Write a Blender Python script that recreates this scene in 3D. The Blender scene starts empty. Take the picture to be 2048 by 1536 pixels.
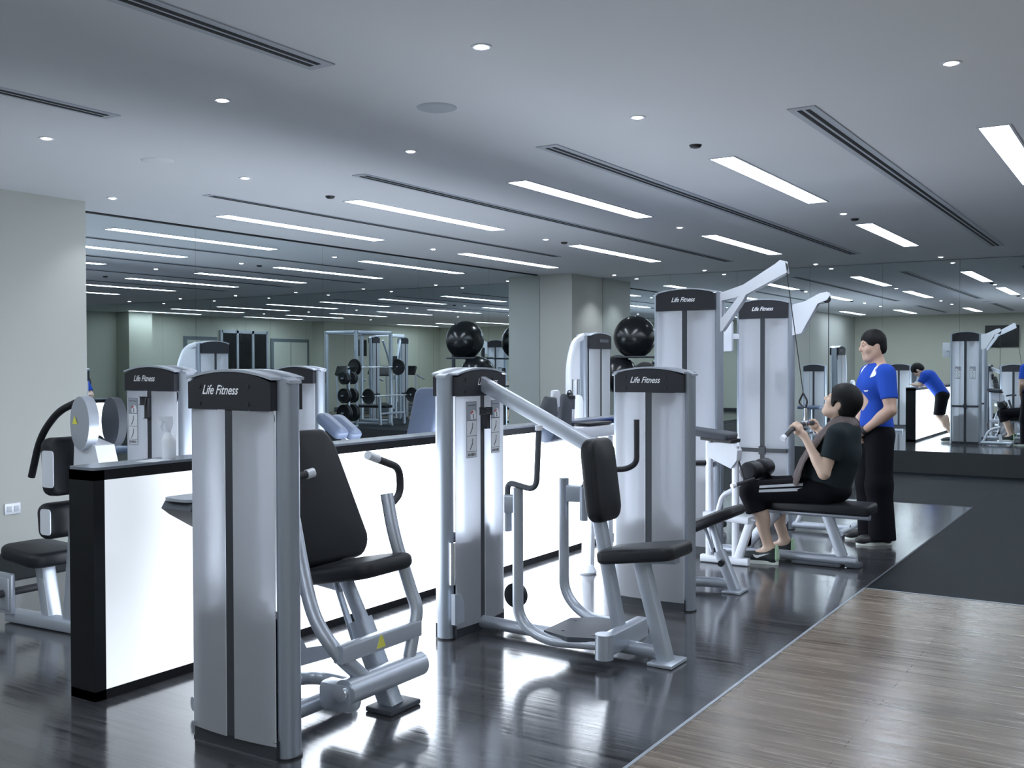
import bpy, bmesh, math, random
import numpy as np
from mathutils import Vector, Matrix
random.seed(5)
sc = bpy.context.scene
COL = sc.collection
V = Vector
def vec(*a): return Vector(a)
EX, EY, EZ = V((1,0,0)), V((0,1,0)), V((0,0,1))

# ------------------------------------------------------------------ materials
def new_mat(name):
    m = bpy.data.materials.new(name); m.use_nodes = True
    return m, m.node_tree.nodes, m.node_tree.links
def pbr(name, col, rough=.5, metal=0., spec=.5, coat=0., emit=None, es=0., noise=0., nscale=20., bump=0., bscale=200.):
    m, n, l = new_mat(name); b = n['Principled BSDF']
    b.inputs['Base Color'].default_value = (*col, 1)
    b.inputs['Roughness'].default_value = rough
    b.inputs['Metallic'].default_value = metal
    b.inputs['Specular IOR Level'].default_value = spec
    b.inputs['Coat Weight'].default_value = coat
    b.inputs['Coat Roughness'].default_value = .08
    if emit:
        b.inputs['Emission Color'].default_value = (*emit, 1); b.inputs['Emission Strength'].default_value = es
    tc = n.new('ShaderNodeTexCoord')
    if noise:
        t = n.new('ShaderNodeTexNoise'); t.inputs['Scale'].default_value = nscale; t.inputs['Detail'].default_value = 4
        l.new(tc.outputs['Object'], t.inputs['Vector'])
        r = n.new('ShaderNodeMapRange'); r.inputs[3].default_value = 1-noise; r.inputs[4].default_value = 1+noise
        l.new(t.outputs['Fac'], r.inputs[0])
        mx = n.new('ShaderNodeVectorMath'); mx.operation = 'SCALE'; mx.inputs[0].default_value = col
        l.new(r.outputs[0], mx.inputs['Scale']); l.new(mx.outputs[0], b.inputs['Base Color'])
    if bump:
        t = n.new('ShaderNodeTexNoise'); t.inputs['Scale'].default_value = bscale; t.inputs['Detail'].default_value = 3
        l.new(tc.outputs['Object'], t.inputs['Vector'])
        bp = n.new('ShaderNodeBump'); bp.inputs['Strength'].default_value = bump; bp.inputs['Distance'].default_value = .002
        l.new(t.outputs['Fac'], bp.inputs['Height']); l.new(bp.outputs[0], b.inputs['Normal'])
    return m
def emission(name, col, s):
    m, n, l = new_mat(name)
    for x in list(n):
        if x.type == 'BSDF_PRINCIPLED': n.remove(x)
    e = n.new('ShaderNodeEmission'); e.inputs[0].default_value = (*col, 1); e.inputs[1].default_value = s
    l.new(e.outputs[0], n['Material Output'].inputs[0])
    return m
def wood(name, dark, light, rough, spec, row=.12, length=1.3, contrast=1., coat=0., ior=1.5):
    m, n, l = new_mat(name); b = n['Principled BSDF']
    g = n.new('ShaderNodeNewGeometry'); s = n.new('ShaderNodeSeparateXYZ'); l.new(g.outputs['Position'], s.inputs[0])
    c = n.new('ShaderNodeCombineXYZ'); l.new(s.outputs['Y'], c.inputs['X']); l.new(s.outputs['X'], c.inputs['Y'])
    br = n.new('ShaderNodeTexBrick'); br.offset = .37; br.inputs['Scale'].default_value = 1
    br.inputs['Brick Width'].default_value = length; br.inputs['Row Height'].default_value = row
    br.inputs['Mortar Size'].default_value = .0015; br.inputs['Mortar Smooth'].default_value = .1
    br.inputs['Color1'].default_value = (.35,.35,.35,1); br.inputs['Color2'].default_value = (.75,.75,.75,1)
    br.inputs['Mortar'].default_value = (.0,.0,.0,1)
    l.new(c.outputs[0], br.inputs['Vector'])
    mp = n.new('ShaderNodeVectorMath'); mp.operation = 'MULTIPLY'; mp.inputs[1].default_value = (1.6, 34, 1)
    l.new(c.outputs[0], mp.inputs[0])
    t = n.new('ShaderNodeTexNoise'); t.inputs['Scale'].default_value = 1; t.inputs['Detail'].default_value = 6; t.inputs['Roughness'].default_value = .62
    t.inputs['Distortion'].default_value = .6
    l.new(mp.outputs[0], t.inputs['Vector'])
    a = n.new('ShaderNodeMath'); a.operation = 'MULTIPLY_ADD'; a.inputs[1].default_value = .5*contrast; l.new(br.outputs['Color'], a.inputs[0]); 
    l.new(t.outputs['Fac'], a.inputs[2])
    r = n.new('ShaderNodeMapRange'); r.inputs[1].default_value = .45; r.inputs[2].default_value = 1.05; l.new(a.outputs[0], r.inputs[0])
    mx = n.new('ShaderNodeMix'); mx.data_type = 'RGBA'; mx.inputs[6].default_value = (*dark,1); mx.inputs[7].default_value = (*light,1)
    l.new(r.outputs[0], mx.inputs[0]); l.new(mx.outputs[2], b.inputs['Base Color'])
    rr = n.new('ShaderNodeMapRange'); rr.inputs[3].default_value = rough*.5; rr.inputs[4].default_value = rough*1.6
    l.new(t.outputs['Fac'], rr.inputs[0]); l.new(rr.outputs[0], b.inputs['Roughness'])
    b.inputs['Specular IOR Level'].default_value = spec; b.inputs['IOR'].default_value = ior
    b.inputs['Coat Weight'].default_value = coat; b.inputs['Coat Roughness'].default_value = .12
    bp = n.new('ShaderNodeBump'); bp.inputs['Strength'].default_value = .2; bp.inputs['Distance'].default_value = .002
    l.new(a.outputs[0], bp.inputs['Height']); l.new(bp.outputs[0], b.inputs['Normal'])
    return m
def rubber(name):
    m, n, l = new_mat(name); b = n['Principled BSDF']
    g = n.new('ShaderNodeNewGeometry')
    br = n.new('ShaderNodeTexBrick'); br.offset = 0; br.inputs['Brick Width'].default_value = 1.15; br.inputs['Row Height'].default_value = 1.15
    br.inputs['Scale'].default_value = 1; br.inputs['Mortar Size'].default_value = .006
    br.inputs['Color1'].default_value = (.005,.008,.011,1); br.inputs['Color2'].default_value = (.0065,.010,.0135,1); br.inputs['Mortar'].default_value = (.004,.004,.005,1)
    mp = n.new('ShaderNodeMapping'); mp.inputs['Location'].default_value = (.1,-.45,0); l.new(g.outputs['Position'], mp.inputs[0]); l.new(mp.outputs[0], br.inputs['Vector'])
    t = n.new('ShaderNodeTexNoise'); t.inputs['Scale'].default_value = 2.2; t.inputs['Detail'].default_value = 5; l.new(g.outputs['Position'], t.inputs['Vector'])
    r = n.new('ShaderNodeMapRange'); r.inputs[3].default_value = .6; r.inputs[4].default_value = 1.5; l.new(t.outputs['Fac'], r.inputs[0])
    mx = n.new('ShaderNodeVectorMath'); mx.operation = 'SCALE'; l.new(br.outputs['Color'], mx.inputs[0]); l.new(r.outputs[0], mx.inputs['Scale'])
    l.new(mx.outputs[0], b.inputs['Base Color'])
    b.inputs['Roughness'].default_value = .62; b.inputs['Specular IOR Level'].default_value = .10
    t2 = n.new('ShaderNodeTexNoise'); t2.inputs['Scale'].default_value = 260; l.new(g.outputs['Position'], t2.inputs['Vector'])
    bp = n.new('ShaderNodeBump'); bp.inputs['Strength'].default_value = .25; bp.inputs['Distance'].default_value = .002
    l.new(t2.outputs['Fac'], bp.inputs['Height']); l.new(bp.outputs[0], b.inputs['Normal'])
    return m
def frosted(name):
    # milky acrylic sheet: scatters most light, lets a blurred view through; the far side of the sheet is clear
    m, n, l = new_mat(name); n.remove(n['Principled BSDF'])
    d = n.new('ShaderNodeBsdfDiffuse'); d.inputs[0].default_value = (.90,.92,.97,1)
    t = n.new('ShaderNodeBsdfTranslucent'); t.inputs[0].default_value = (.92,.94,.99,1)
    rf = n.new('ShaderNodeBsdfRefraction'); rf.inputs[0].default_value = (.93,.95,1,1); rf.inputs['Roughness'].default_value = .72; rf.inputs['IOR'].default_value = 1.3
    gl = n.new('ShaderNodeBsdfGlossy'); gl.inputs['Roughness'].default_value = .25
    tr = n.new('ShaderNodeBsdfTransparent'); g = n.new('ShaderNodeNewGeometry')
    m1 = n.new('ShaderNodeMixShader'); m1.inputs[0].default_value = .64; l.new(d.outputs[0], m1.inputs[1]); l.new(t.outputs[0], m1.inputs[2])
    m2 = n.new('ShaderNodeMixShader'); m2.inputs[0].default_value = .25; l.new(m1.outputs[0], m2.inputs[1]); l.new(rf.outputs[0], m2.inputs[2])
    fr = n.new('ShaderNodeFresnel'); fr.inputs[0].default_value = 1.4
    m3 = n.new('ShaderNodeMixShader'); l.new(fr.outputs[0], m3.inputs[0]); l.new(m2.outputs[0], m3.inputs[1]); l.new(gl.outputs[0], m3.inputs[2])
    m4 = n.new('ShaderNodeMixShader'); l.new(g.outputs['Backfacing'], m4.inputs[0]); l.new(m3.outputs[0], m4.inputs[1]); l.new(tr.outputs[0], m4.inputs[2])
    l.new(m4.outputs[0], n['Material Output'].inputs[0])
    return m
def lit_panel(name, s):
    # opal sheet lit from tubes inside: gently uneven glow
    m, n, l = new_mat(name); n.remove(n['Principled BSDF'])
    g = n.new('ShaderNodeNewGeometry'); t = n.new('ShaderNodeTexNoise'); t.inputs['Scale'].default_value = 1.1; t.inputs['Detail'].default_value = 1
    l.new(g.outputs['Position'], t.inputs['Vector'])
    sx = n.new('ShaderNodeSeparateXYZ'); l.new(g.outputs['Position'], sx.inputs[0])
    r = n.new('ShaderNodeMapRange'); r.inputs[1].default_value = .3; r.inputs[2].default_value = .7; r.inputs[3].default_value = .75; r.inputs[4].default_value = 1.15
    l.new(t.outputs['Fac'], r.inputs[0])
    rx = n.new('ShaderNodeMapRange'); rx.interpolation_type = 'SMOOTHSTEP'; rx.inputs[1].default_value = 2.9; rx.inputs[2].default_value = 4.3; rx.inputs[3].default_value = .135*s; rx.inputs[4].default_value = s
    l.new(sx.outputs['X'], rx.inputs[0])
    mu = n.new('ShaderNodeMath'); mu.operation = 'MULTIPLY'; l.new(r.outputs[0], mu.inputs[0]); l.new(rx.outputs[0], mu.inputs[1])
    e = n.new('ShaderNodeEmission'); e.inputs[0].default_value = (.82,.90,1,1); l.new(mu.outputs[0], e.inputs[1])
    gl = n.new('ShaderNodeBsdfGlossy'); gl.inputs['Roughness'].default_value = .15
    ad = n.new('ShaderNodeMixShader'); fr = n.new('ShaderNodeFresnel'); fr.inputs[0].default_value = 1.4
    l.new(fr.outputs[0], ad.inputs[0]); l.new(e.outputs[0], ad.inputs[1]); l.new(gl.outputs[0], ad.inputs[2])
    l.new(ad.outputs[0], n['Material Output'].inputs[0])
    return m
L_STRIP, L_COUNTER, L_DOWN = 15., 4.8, 22.
M = dict(
 wall=pbr('wall_paint', (.42,.435,.41), .55, noise=.03, nscale=1.5),
 wallback=pbr('wall_paint_back', (.52,.535,.455), .6, noise=.03, nscale=1.5),
 ceil=pbr('ceiling_paint', (.74,.76,.80), .8, noise=.015, nscale=2),
 dwood=wood('dark_wood_floor', (.008,.009,.012), (.078,.078,.084), .125, .5, contrast=1.1, ior=2.0),
 lwood=wood('pale_wood_floor', (.075,.058,.045), (.33,.272,.218), .24, .5, row=.14, length=1.6, contrast=.8),
 rubber=rubber('rubber_floor'),
 silver=pbr('silver_paint', (.47,.51,.58), .34, .55, .5, noise=.03, nscale=30),
 white=pbr('white_paint', (.72,.75,.82), .35, .1, .5, noise=.02, nscale=30),
 column=pbr('brushed_column', (.35,.39,.45), .38, .6, noise=.03, nscale=8),
 chrome=pbr('chrome', (.8,.82,.85), .12, 1.),
 black=pbr('black_plastic', (.014,.015,.019), .45, noise=.1, nscale=40),
 cap=pbr('charcoal_cap', (.022,.023,.029), .5, spec=.3, noise=.06, nscale=20),
 slot=pbr('slot_grey', (.03,.034,.042), .5),
 vinyl=pbr('black_vinyl', (.010,.011,.015), .48, spec=.35, bump=.25, bscale=350, noise=.08, nscale=12),
 vinylb=pbr('blue_grey_vinyl', (.10,.13,.20), .38, bump=.2, bscale=350, noise=.05),
 grip=pbr('rubber_grip', (.03,.032,.04), .6, bump=.3, bscale=500),
 stack=pbr('weight_plates', (.014,.020,.042), .4, .2),
 frost=frosted('frosted_shroud'),
 logo=pbr('logo_white', (.85,.87,.9), .4),
 paper=pbr('placard_white', (.72,.75,.80), .45), ink=pbr('placard_ink', (.03,.03,.04), .5), plgrey=pbr('placard_grey', (.30,.33,.38), .5),
 red=pbr('placard_red', (.45,.08,.07), .5),
 mirror=pbr('mirror_glass', (.78,.84,.86), .004, 1.),
 mirrorR=pbr('mirror_glass_far', (.78,.84,.85), .004, 1.),
 plinth=pbr('dark_plinth', (.018,.023,.027), .5),
 counter=pbr('counter_black', (.005,.0055,.007), .4, spec=.3, noise=.1),
 ctop=pbr('counter_top', (.20,.22,.26), .25, .3),
 lit=lit_panel('opal_lit_panel', L_COUNTER),
 strip=emission('strip_diffuser', (.82,.90,1.), L_STRIP),
 lens=emission('downlight_lens', (.95,.97,1.), L_DOWN),
 vent=pbr('vent_grey', (.50,.54,.60), .5), ventslot=pbr('vent_slot', (.008,.009,.012), .7),
 ball=pbr('black_rubber_ball', (.010,.012,.015), .22, spec=.6),
 yellow=pbr('warning_yellow', (.75,.72,.12), .5),
 skin=pbr('skin', (.50,.335,.26), .5, noise=.05, nscale=15),
 skin2=pbr('skin_light', (.60,.43,.33), .5, noise=.05, nscale=15),
 hair=pbr('black_hair', (.004,.004,.005), .6, spec=.25, bump=1., bscale=90),
 blue=pbr('royal_blue_jersey', (.016,.068,.42), .8, spec=.2, noise=.08, nscale=9, bump=.15, bscale=700),
 whitecloth=pbr('white_cloth', (.8,.83,.88), .8),
 pants=pbr('black_trackpants', (.004,.004,.007), .85, spec=.15, noise=.15, nscale=6, bump=.2, bscale=400),
 teal=pbr('dark_slate_shirt', (.016,.024,.029), .85, spec=.2, noise=.12, nscale=8, bump=.2, bscale=500),
 towel=pbr('brown_grey_towel', (.13,.105,.105), .95, noise=.2, nscale=25, bump=.9, bscale=260),
 sole=pbr('white_sole', (.8,.84,.8), .5), green=pbr('pale_green_heel', (.50,.72,.50), .5), shoe=pbr('black_shoe', (.012,.02,.022), .6, bump=.3, bscale=500),
 eye=pbr('eye_dark', (.012,.010,.010), .2), lip=pbr('lip', (.36,.19,.17), .5),
 tv=pbr('tv_screen', (.006,.007,.009), .15),
 door=pbr('door_pale', (.55,.58,.50), .5), doorframe=pbr('door_frame', (.13,.16,.18), .5),
 plastic=pbr('clear_white_plastic', (.75,.78,.83), .25),
)
M['mat_grey'] = pbr('gym_grey', (.075,.083,.10), .6, spec=.3, noise=.05)

# ------------------------------------------------------------------ object helpers
def link(name, bm, mat, parent=None, off=None, smooth=None):
    me = bpy.data.meshes.new(name)
    if off is not None:
        for v_ in bm.verts: v_.co -= off
    bmesh.ops.recalc_face_normals(bm, faces=bm.faces)
    bm.to_mesh(me); bm.free()
    mats = mat if isinstance(mat, (list, tuple)) else [mat]
    for m in mats: me.materials.append(M[m] if isinstance(m, str) else m)
    o = bpy.data.objects.new(name, me); COL.objects.link(o)
    if smooth is None: smooth = 35
    if smooth:
        me.polygons.foreach_set('use_smooth', [True]*len(me.polygons))
        ca = math.cos(math.radians(smooth))
        b2 = bmesh.new(); b2.from_mesh(me)
        for e in b2.edges:
            if len(e.link_faces) == 2 and e.link_faces[0].normal.dot(e.link_faces[1].normal) < ca: e.smooth = False
        b2.to_mesh(me); b2.free()
    if parent is not None: o.parent = parent
    return o
def tag(o, label, cat, group=None, kind=None):
    o['label'] = label; o['category'] = cat
    if group: o['group'] = group
    if kind: o['kind'] = kind
    return o
def thing(name, label, cat, loc, group=None):
    o = bpy.data.objects.new(name, None); COL.objects.link(o); o.location = V(loc); o.empty_display_size = .1
    return tag(o, label, cat, group)
def origin(o):
    while o.parent: o = o.parent
    return V(o.location)
def part(name, bm, mat, parent, label=None, smooth=None):
    o = link(name, bm, mat, parent, origin(parent), smooth)
    if label: o['label'] = label
    return o
def single(name, bm, mat, label, cat, loc, group=None, smooth=None):
    o = link(name, bm, mat, None, V(loc), smooth); o.location = V(loc)
    return tag(o, label, cat, group)
def struct(name, bm, mat, smooth=0):
    o = link(name, bm, mat, None, None, smooth); o['kind'] = 'structure'; return o
def copy_tree(o, parent=None):
    c = o.copy(); COL.objects.link(c); c.parent = parent
    for ch in list(o.children): copy_tree(ch, c)
    return c
def B(): return bmesh.new()
def setmat(bm, f0, idx):
    bm.faces.ensure_lookup_table()
    for f in bm.faces[f0:]: f.material_index = idx

def box(bm, c, s, ax=None, bev=0., mi=0):
    ax = ax or (EX, EY, EZ); c = V(c); f0 = len(bm.faces)
    r = bmesh.ops.create_cube(bm, size=1)
    for v_ in r['verts']:
        p = v_.co.copy(); v_.co = c + ax[0]*p.x*s[0] + ax[1]*p.y*s[1] + ax[2]*p.z*s[2]
    if bev:
        es = list({e for v_ in r['verts'] for e in v_.link_edges})
        bmesh.ops.bevel(bm, geom=es, offset=bev, segments=2, affect='EDGES', profile=.5)
    if mi: setmat(bm, f0, mi)
def bx(bm, a, b, bev=0., mi=0):
    a, b = V(a), V(b); box(bm, (a+b)/2, [abs(b[i]-a[i]) for i in range(3)], None, bev, mi)
def basis(t, up=None):
    t = t.normalized()
    up = up or (EZ if abs(t.z) < .9 else EX)
    n = (up - t*up.dot(t)).normalized()
    return n, t.cross(n)
def fillet(pts, r, n=6):
    pts = [V(p) for p in pts]; out = [pts[0]]
    for i in range(1, len(pts)-1):
        p, a, b = pts[i], pts[i-1], pts[i+1]
        da, db = (a-p), (b-p); la, lb = da.length, db.length
        rr = min(r, la*.49, lb*.49)
        p0, p1 = p+da.normalized()*rr, p+db.normalized()*rr
        for k in range(n+1):
            t = k/n; out.append(p0*(1-t)**2 + p*2*t*(1-t) + p1*t*t)
    out.append(pts[-1]); return out
def ellprof(w, h, n=12): return [(w/2*math.cos(2*math.pi*k/n), h/2*math.sin(2*math.pi*k/n)) for k in range(n)]
def rectprof(w, h, r=.006, n=3):
    out = []
    for cx, cy, a0 in ((w/2-r, h/2-r, 0), (-w/2+r, h/2-r, 90), (-w/2+r, -h/2+r, 180), (w/2-r, -h/2+r, 270)):
        for k in range(n):
            a = math.radians(a0+90*k/(n-1)); out.append((cx+r*math.cos(a), cy+r*math.sin(a)))
    return out
def tube(bm, pts, prof, r_fil=0., up=None, radii=None, cap=True, mi=0, nf=6):
    """sweep a profile (float radius or list of 2d points: x along 'up', y sideways)"""
    if isinstance(prof, (int, float)): prof = ellprof(prof*2, prof*2)
    pts = fillet(pts, r_fil, nf) if r_fil and len(pts) > 2 else [V(p) for p in pts]
    f0 = len(bm.faces); rings = []; n_prev = None
    for i, p in enumerate(pts):
        t = (pts[min(i+1, len(pts)-1)] - pts[max(i-1, 0)]).normalized()
        if up is not None: n, b = basis(t, up)
        elif n_prev is None: n, b = basis(t)
        else:
            n = (n_prev - t*n_prev.dot(t)).normalized(); b = t.cross(n)
        n_prev = n; k = radii[i] if radii else 1.
        rings.append([bm.verts.new(p + n*x*k + b*y*k) for x, y in prof])
    m = len(prof)
    for a, b in zip(rings, rings[1:]):
        for j in range(m): bm.faces.new((a[j], a[(j+1) % m], b[(j+1) % m], b[j]))
    if cap:
        bm.faces.new(rings[0][::-1]); bm.faces.new(rings[-1])
    if mi: setmat(bm, f0, mi)
def disc(bm, c, axis, r, h, n=24, r2=None, mi=0):
    c, axis = V(c), V(axis).normalized(); r2 = r if r2 is None else r2
    tube(bm, [c, c+axis*h], ellprof(2, 2, n), radii=[r, r2], mi=mi)
def lathe(bm, prof, c, axis=EZ, n=24, mi=0):
    c, axis = V(c), V(axis).normalized(); a, b = basis(axis); f0 = len(bm.faces)
    rings = [[bm.verts.new(c + axis*z + (a*math.cos(2*math.pi*k/n)+b*math.sin(2*math.pi*k/n))*max(r, 1e-4)) for k in range(n)] for r, z in prof]
    for p, q in zip(rings, rings[1:]):
        for j in range(n): bm.faces.new((p[j], p[(j+1) % n], q[(j+1) % n], q[j]))
    bm.faces.new(rings[0][::-1]); bm.faces.new(rings[-1])
    if mi: setmat(bm, f0, mi)
def sphere(bm, c, r, ax=None, seg=24, mi=0):
    f0 = len(bm.faces); rr = bmesh.ops.create_uvsphere(bm, u_segments=seg, v_segments=seg//2, radius=1)
    r = (r, r, r) if isinstance(r, (int, float)) else r; ax = ax or (EX, EY, EZ); c = V(c)
    for v_ in rr['verts']:
        p = v_.co.copy(); v_.co = c + ax[0]*p.x*r[0] + ax[1]*p.y*r[1] + ax[2]*p.z*r[2]
    if mi: setmat(bm, f0, mi)
def prism(bm, pts, C, U, W, d0, d1, mi=0):
    """polygon pts in plane C + U*x + W*y, extruded along U x W from d0 to d1"""
    C, U, W = V(C), V(U).normalized(), V(W).normalized(); N = U.cross(W); f0 = len(bm.faces)
    a = [bm.verts.new(C+U*x+W*y+N*d0) for x, y in pts]; b = [bm.verts.new(C+U*x+W*y+N*d1) for x, y in pts]
    n = len(pts)
    bm.faces.new(a[::-1]); bm.faces.new(b)
    for j in range(n): bm.faces.new((a[j], a[(j+1) % n], b[(j+1) % n], b[j]))
    if mi: setmat(bm, f0, mi)
def rrect(w, h, r, n=5, taper=0.):
    out = []
    for cx, cy, a0 in ((w/2-r, h/2-r, 0), (-w/2+r, h/2-r, 90), (-w/2+r, -h/2+r, 180), (w/2-r, -h/2+r, 270)):
        for k in range(n):
            a = math.radians(a0+90*k/(n-1)); x, y = cx+r*math.cos(a), cy+r*math.sin(a)
            out.append((x*(1-taper*(y/h+.5)), y))
    return out
def cushion(bm, outline, C, U, W, thick, r=.02, dome=.008, mi=0):
    """upholstered pad: rounded edges, slightly domed; back at plane C, front at + N*thick"""
    C, U, W = V(C), V(U).normalized(), V(W).normalized(); N = U.cross(W); f0 = len(bm.faces)
    cx = sum(p[0] for p in outline)/len(outline); cy = sum(p[1] for p in outline)/len(outline)
    sx = max(abs(p[0]-cx) for p in outline); sy = max(abs(p[1]-cy) for p in outline)
    layers = []
    for k in range(5):
        a = math.pi/2*k/4; layers.append((r*(1-math.sin(a)), r*(1-math.cos(a))))
    top = [(i, thick-z) for i, z in layers[::-1]]
    seq = [(i, z) for i, z in layers] + top + [(min(sx, sy)*.5, thick+dome*.7), (min(sx, sy)*.9, thick+dome)]
    rings = []
    for ins, z in seq:
        kx, ky = max(.03, 1-ins/sx), max(.03, 1-ins/sy)
        rings.append([bm.verts.new(C+U*(cx+(x-cx)*kx)+W*(cy+(y-cy)*ky)+N*z) for x, y in outline])
    n = len(outline)
    for p, q in zip(rings, rings[1:]):
        for j in range(n): bm.faces.new((p[j], p[(j+1) % n], q[(j+1) % n], q[j]))
    bm.faces.new(rings[0][::-1]); bm.faces.new(rings[-1])
    if mi: setmat(bm, f0, mi)
def text_mesh(body, C, U, W, height, depth=.002, shear=.3, bm=None, width=None):
    cu = bpy.data.curves.new('lettering', 'FONT'); cu.body = body; cu.size = 1; cu.shear = shear; cu.extrude = 0; cu.align_x = 'CENTER'; cu.align_y = 'CENTER'
    cu.offset = .012
    o = bpy.data.objects.new('lettering', cu); COL.objects.link(o)
    dg = bpy.context.evaluated_depsgraph_get(); me = bpy.data.meshes.new_from_object(o.evaluated_get(dg))
    bpy.data.objects.remove(o); bpy.data.curves.remove(cu)
    C, U, W = V(C), V(U).normalized(), V(W).normalized(); N = U.cross(W)
    xs = [v_.co.x for v_ in me.vertices]; ys = [v_.co.y for v_ in me.vertices]
    sy = height/(max(ys)-min(ys)); sx = sy if width is None else width/(max(xs)-min(xs))
    cx = (max(xs)+min(xs))/2; cy = (max(ys)+min(ys))/2
    bm = bm or B(); m = {}
    for v_ in me.vertices: m[v_.index] = bm.verts.new(C+U*(v_.co.x-cx)*sx+W*(v_.co.y-cy)*sy+N*depth)
    for p in me.polygons:
        try: bm.faces.new([m[i] for i in p.vertices])
        except ValueError: pass
    bpy.data.meshes.remove(me)
    return bm

# ------------------------------------------------------------------ camera
F_PX, PITCH, ROLL, YAW, CAM_H = 2050., .0187, -.0024, .566, 1.45
def cam_setup():
    cp, sp = math.cos(PITCH), math.sin(PITCH)
    d, f, r = np.array([0, cp, sp]), np.array([0, -sp, cp]), np.array([1., 0, 0])
    cr, sr = math.cos(ROLL), math.sin(ROLL)
    R = np.array([[cr, -sr, 0], [sr, cr, 0], [0, 0, 1]]); d, f, r = R@d, R@f, R@r
    u = math.cos(YAW)*f + math.sin(YAW)*r; v = math.sin(YAW)*f - math.cos(YAW)*r; w = -d
    cam = bpy.data.cameras.new('camera'); o = bpy.data.objects.new('camera', cam); COL.objects.link(o)
    cam.sensor_width = 36; cam.lens = F_PX/2048*36; cam.clip_start = .05
    right, down, fwd = [V((u[i], v[i], w[i])) for i in range(3)]
    m = Matrix((right, -down, -fwd)).transposed().to_4x4(); m.translation = V((0, 0, CAM_H))
    o.matrix_world = m; sc.camera = o
cam_setup()
sc.view_settings.view_transform = 'Standard'; sc.view_settings.look = 'None'
sc.view_settings.gamma = 1; sc.view_settings.use_curve_mapping = False
sc.view_settings.exposure = .75
w_ = bpy.data.worlds.new('world'); sc.world = w_; w_.use_nodes = True
w_.node_tree.nodes['Background'].inputs[0].default_value = (.5,.6,.8,1); w_.node_tree.nodes['Background'].inputs[1].default_value = 0.
sc.cycles.max_bounces = 12; sc.cycles.diffuse_bounces = 5; sc.cycles.glossy_bounces = 6; sc.cycles.transmission_bounces = 8
sc.cycles.sample_clamp_indirect = 6; sc.cycles.blur_glossy = .5
sc.cycles.caustics_reflective = True; sc.cycles.caustics_refractive = True
# ------------------------------------------------------------------ room shell
CZ, XB, XM, YL, YM, YO = 2.81, -1.6, 14.4, 7.54, 8.02, -6.4      # ceiling; back wall; far mirror; left wall; left mirror; opposite wall
def quad(bm, pts): bm.faces.new([bm.verts.new(p) for p in pts])
def slab(name, a, b, mat):
    bm = B(); bx(bm, a, b); return struct(name, bm, mat)
slab('floor', (XB, 1.62, -.05), (11.22, YM, 0), 'dwood')
slab('floor', (XB, YO, -.05), (6.80, 1.62, 0), 'lwood')
bm = B(); bx(bm, (6.80, YO, -.05), (11.22, 1.62, 0)); bx(bm, (11.22, YO, -.05), (XM, YM, 0)); struct('floor', bm, 'rubber')
bm = B(); bx(bm, (XB, 1.613, -.001), (6.80, 1.627, .0025)); bx(bm, (6.793, YO, -.001), (6.807, 1.62, .0025)); struct('trim_1', bm, 'silver')
bm = B(); bx(bm, (6.80, 1.614, -.001), (11.22, 1.626, .002)); bx(bm, (11.214, 1.62, -.001), (11.226, YM, .002)); struct('trim_2', bm, 'mat_grey')
slab('ceiling', (XB, YO, CZ), (XM+.3, YM+.3, CZ+.1), 'ceil')
slab('wall_left', (XB, YL, 0), (5.29, YM+.3, CZ), 'wall')
slab('wall_left', (5.29, YM+.02, 0), (XM+.3, YM+.3, CZ), 'wall')
slab('wall_back', (XB-.2, YO, 0), (XB, YM, CZ), 'wallback')
slab('wall_right', (XB, YO-.2, 0), (XM, YO, CZ), 'wallback')
slab('wall_front', (XM+.02, YO, 0), (XM+.3, YM+.02, CZ), 'wall')
slab('wall_pillar', (13.40, 7.45, 0), (XM-.012, YM-.012, CZ), 'wall')
slab('wall_pillar', (3.7, YO, 0), (5.1, YO+.5, CZ), 'wallback')
slab('wall_pillar', (11.5, YO, 0), (12.2, YO+.5, CZ), 'wallback')
slab('baseboard_front', (XM-.02, YO, 0), (XM+.02, 7.45, .288), 'plinth')
slab('baseboard_left', (5.29, YM-.02, 0), (13.40, YM+.02, .15), 'plinth')
slab('baseboard_back', (XB, YO, 0), (XB+.012, YL, .1), 'plinth')
slab('baseboard_right', (XB+.012, YO, 0), (3.7, YO+.012, .1), 'plinth')
def mirror_wall(label, seams, fixed, axis, z0, z1, mat):
    loc = (fixed, (seams[0]+seams[-1])/2, z0) if axis == 'x' else ((seams[0]+seams[-1])/2, fixed, z0)
    t = thing('wall_mirror', label, 'mirror', loc)
    for a, b in zip(seams, seams[1:]):
        g = .0012; bm = B(); tilt = random.uniform(-.0007, .0007)
        if axis == 'x': bx(bm, (fixed, a+g, z0), (fixed+.008, b-g, z1))
        else: bx(bm, (a+g, fixed, z0), (b-g, fixed+.008, z1))
        part('mirror_panel', bm, mat, t, smooth=0)
    return t
mirror_wall('wide wall mirror running along the left wall behind the long lit counter', [5.292, 6.83, 8.63, 10.4, 12.0, 13.398], YM-.01, 'y', .15, CZ-.004, 'mirror')
mirror_wall('wall mirror across the far end above the black floor mats', [-6.38, -4.9, -3.4, -1.9, -.4, .6, 1.3, 2.24, 3.21, 4.19, 5.25, 6.3, 7.448], XM-.01, 'x', .29, CZ-.004, 'mirrorR')

slab('floor', (XB+.02, 6.55, -.002), (5.28, YL-.002, .006), 'rubber')

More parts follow.
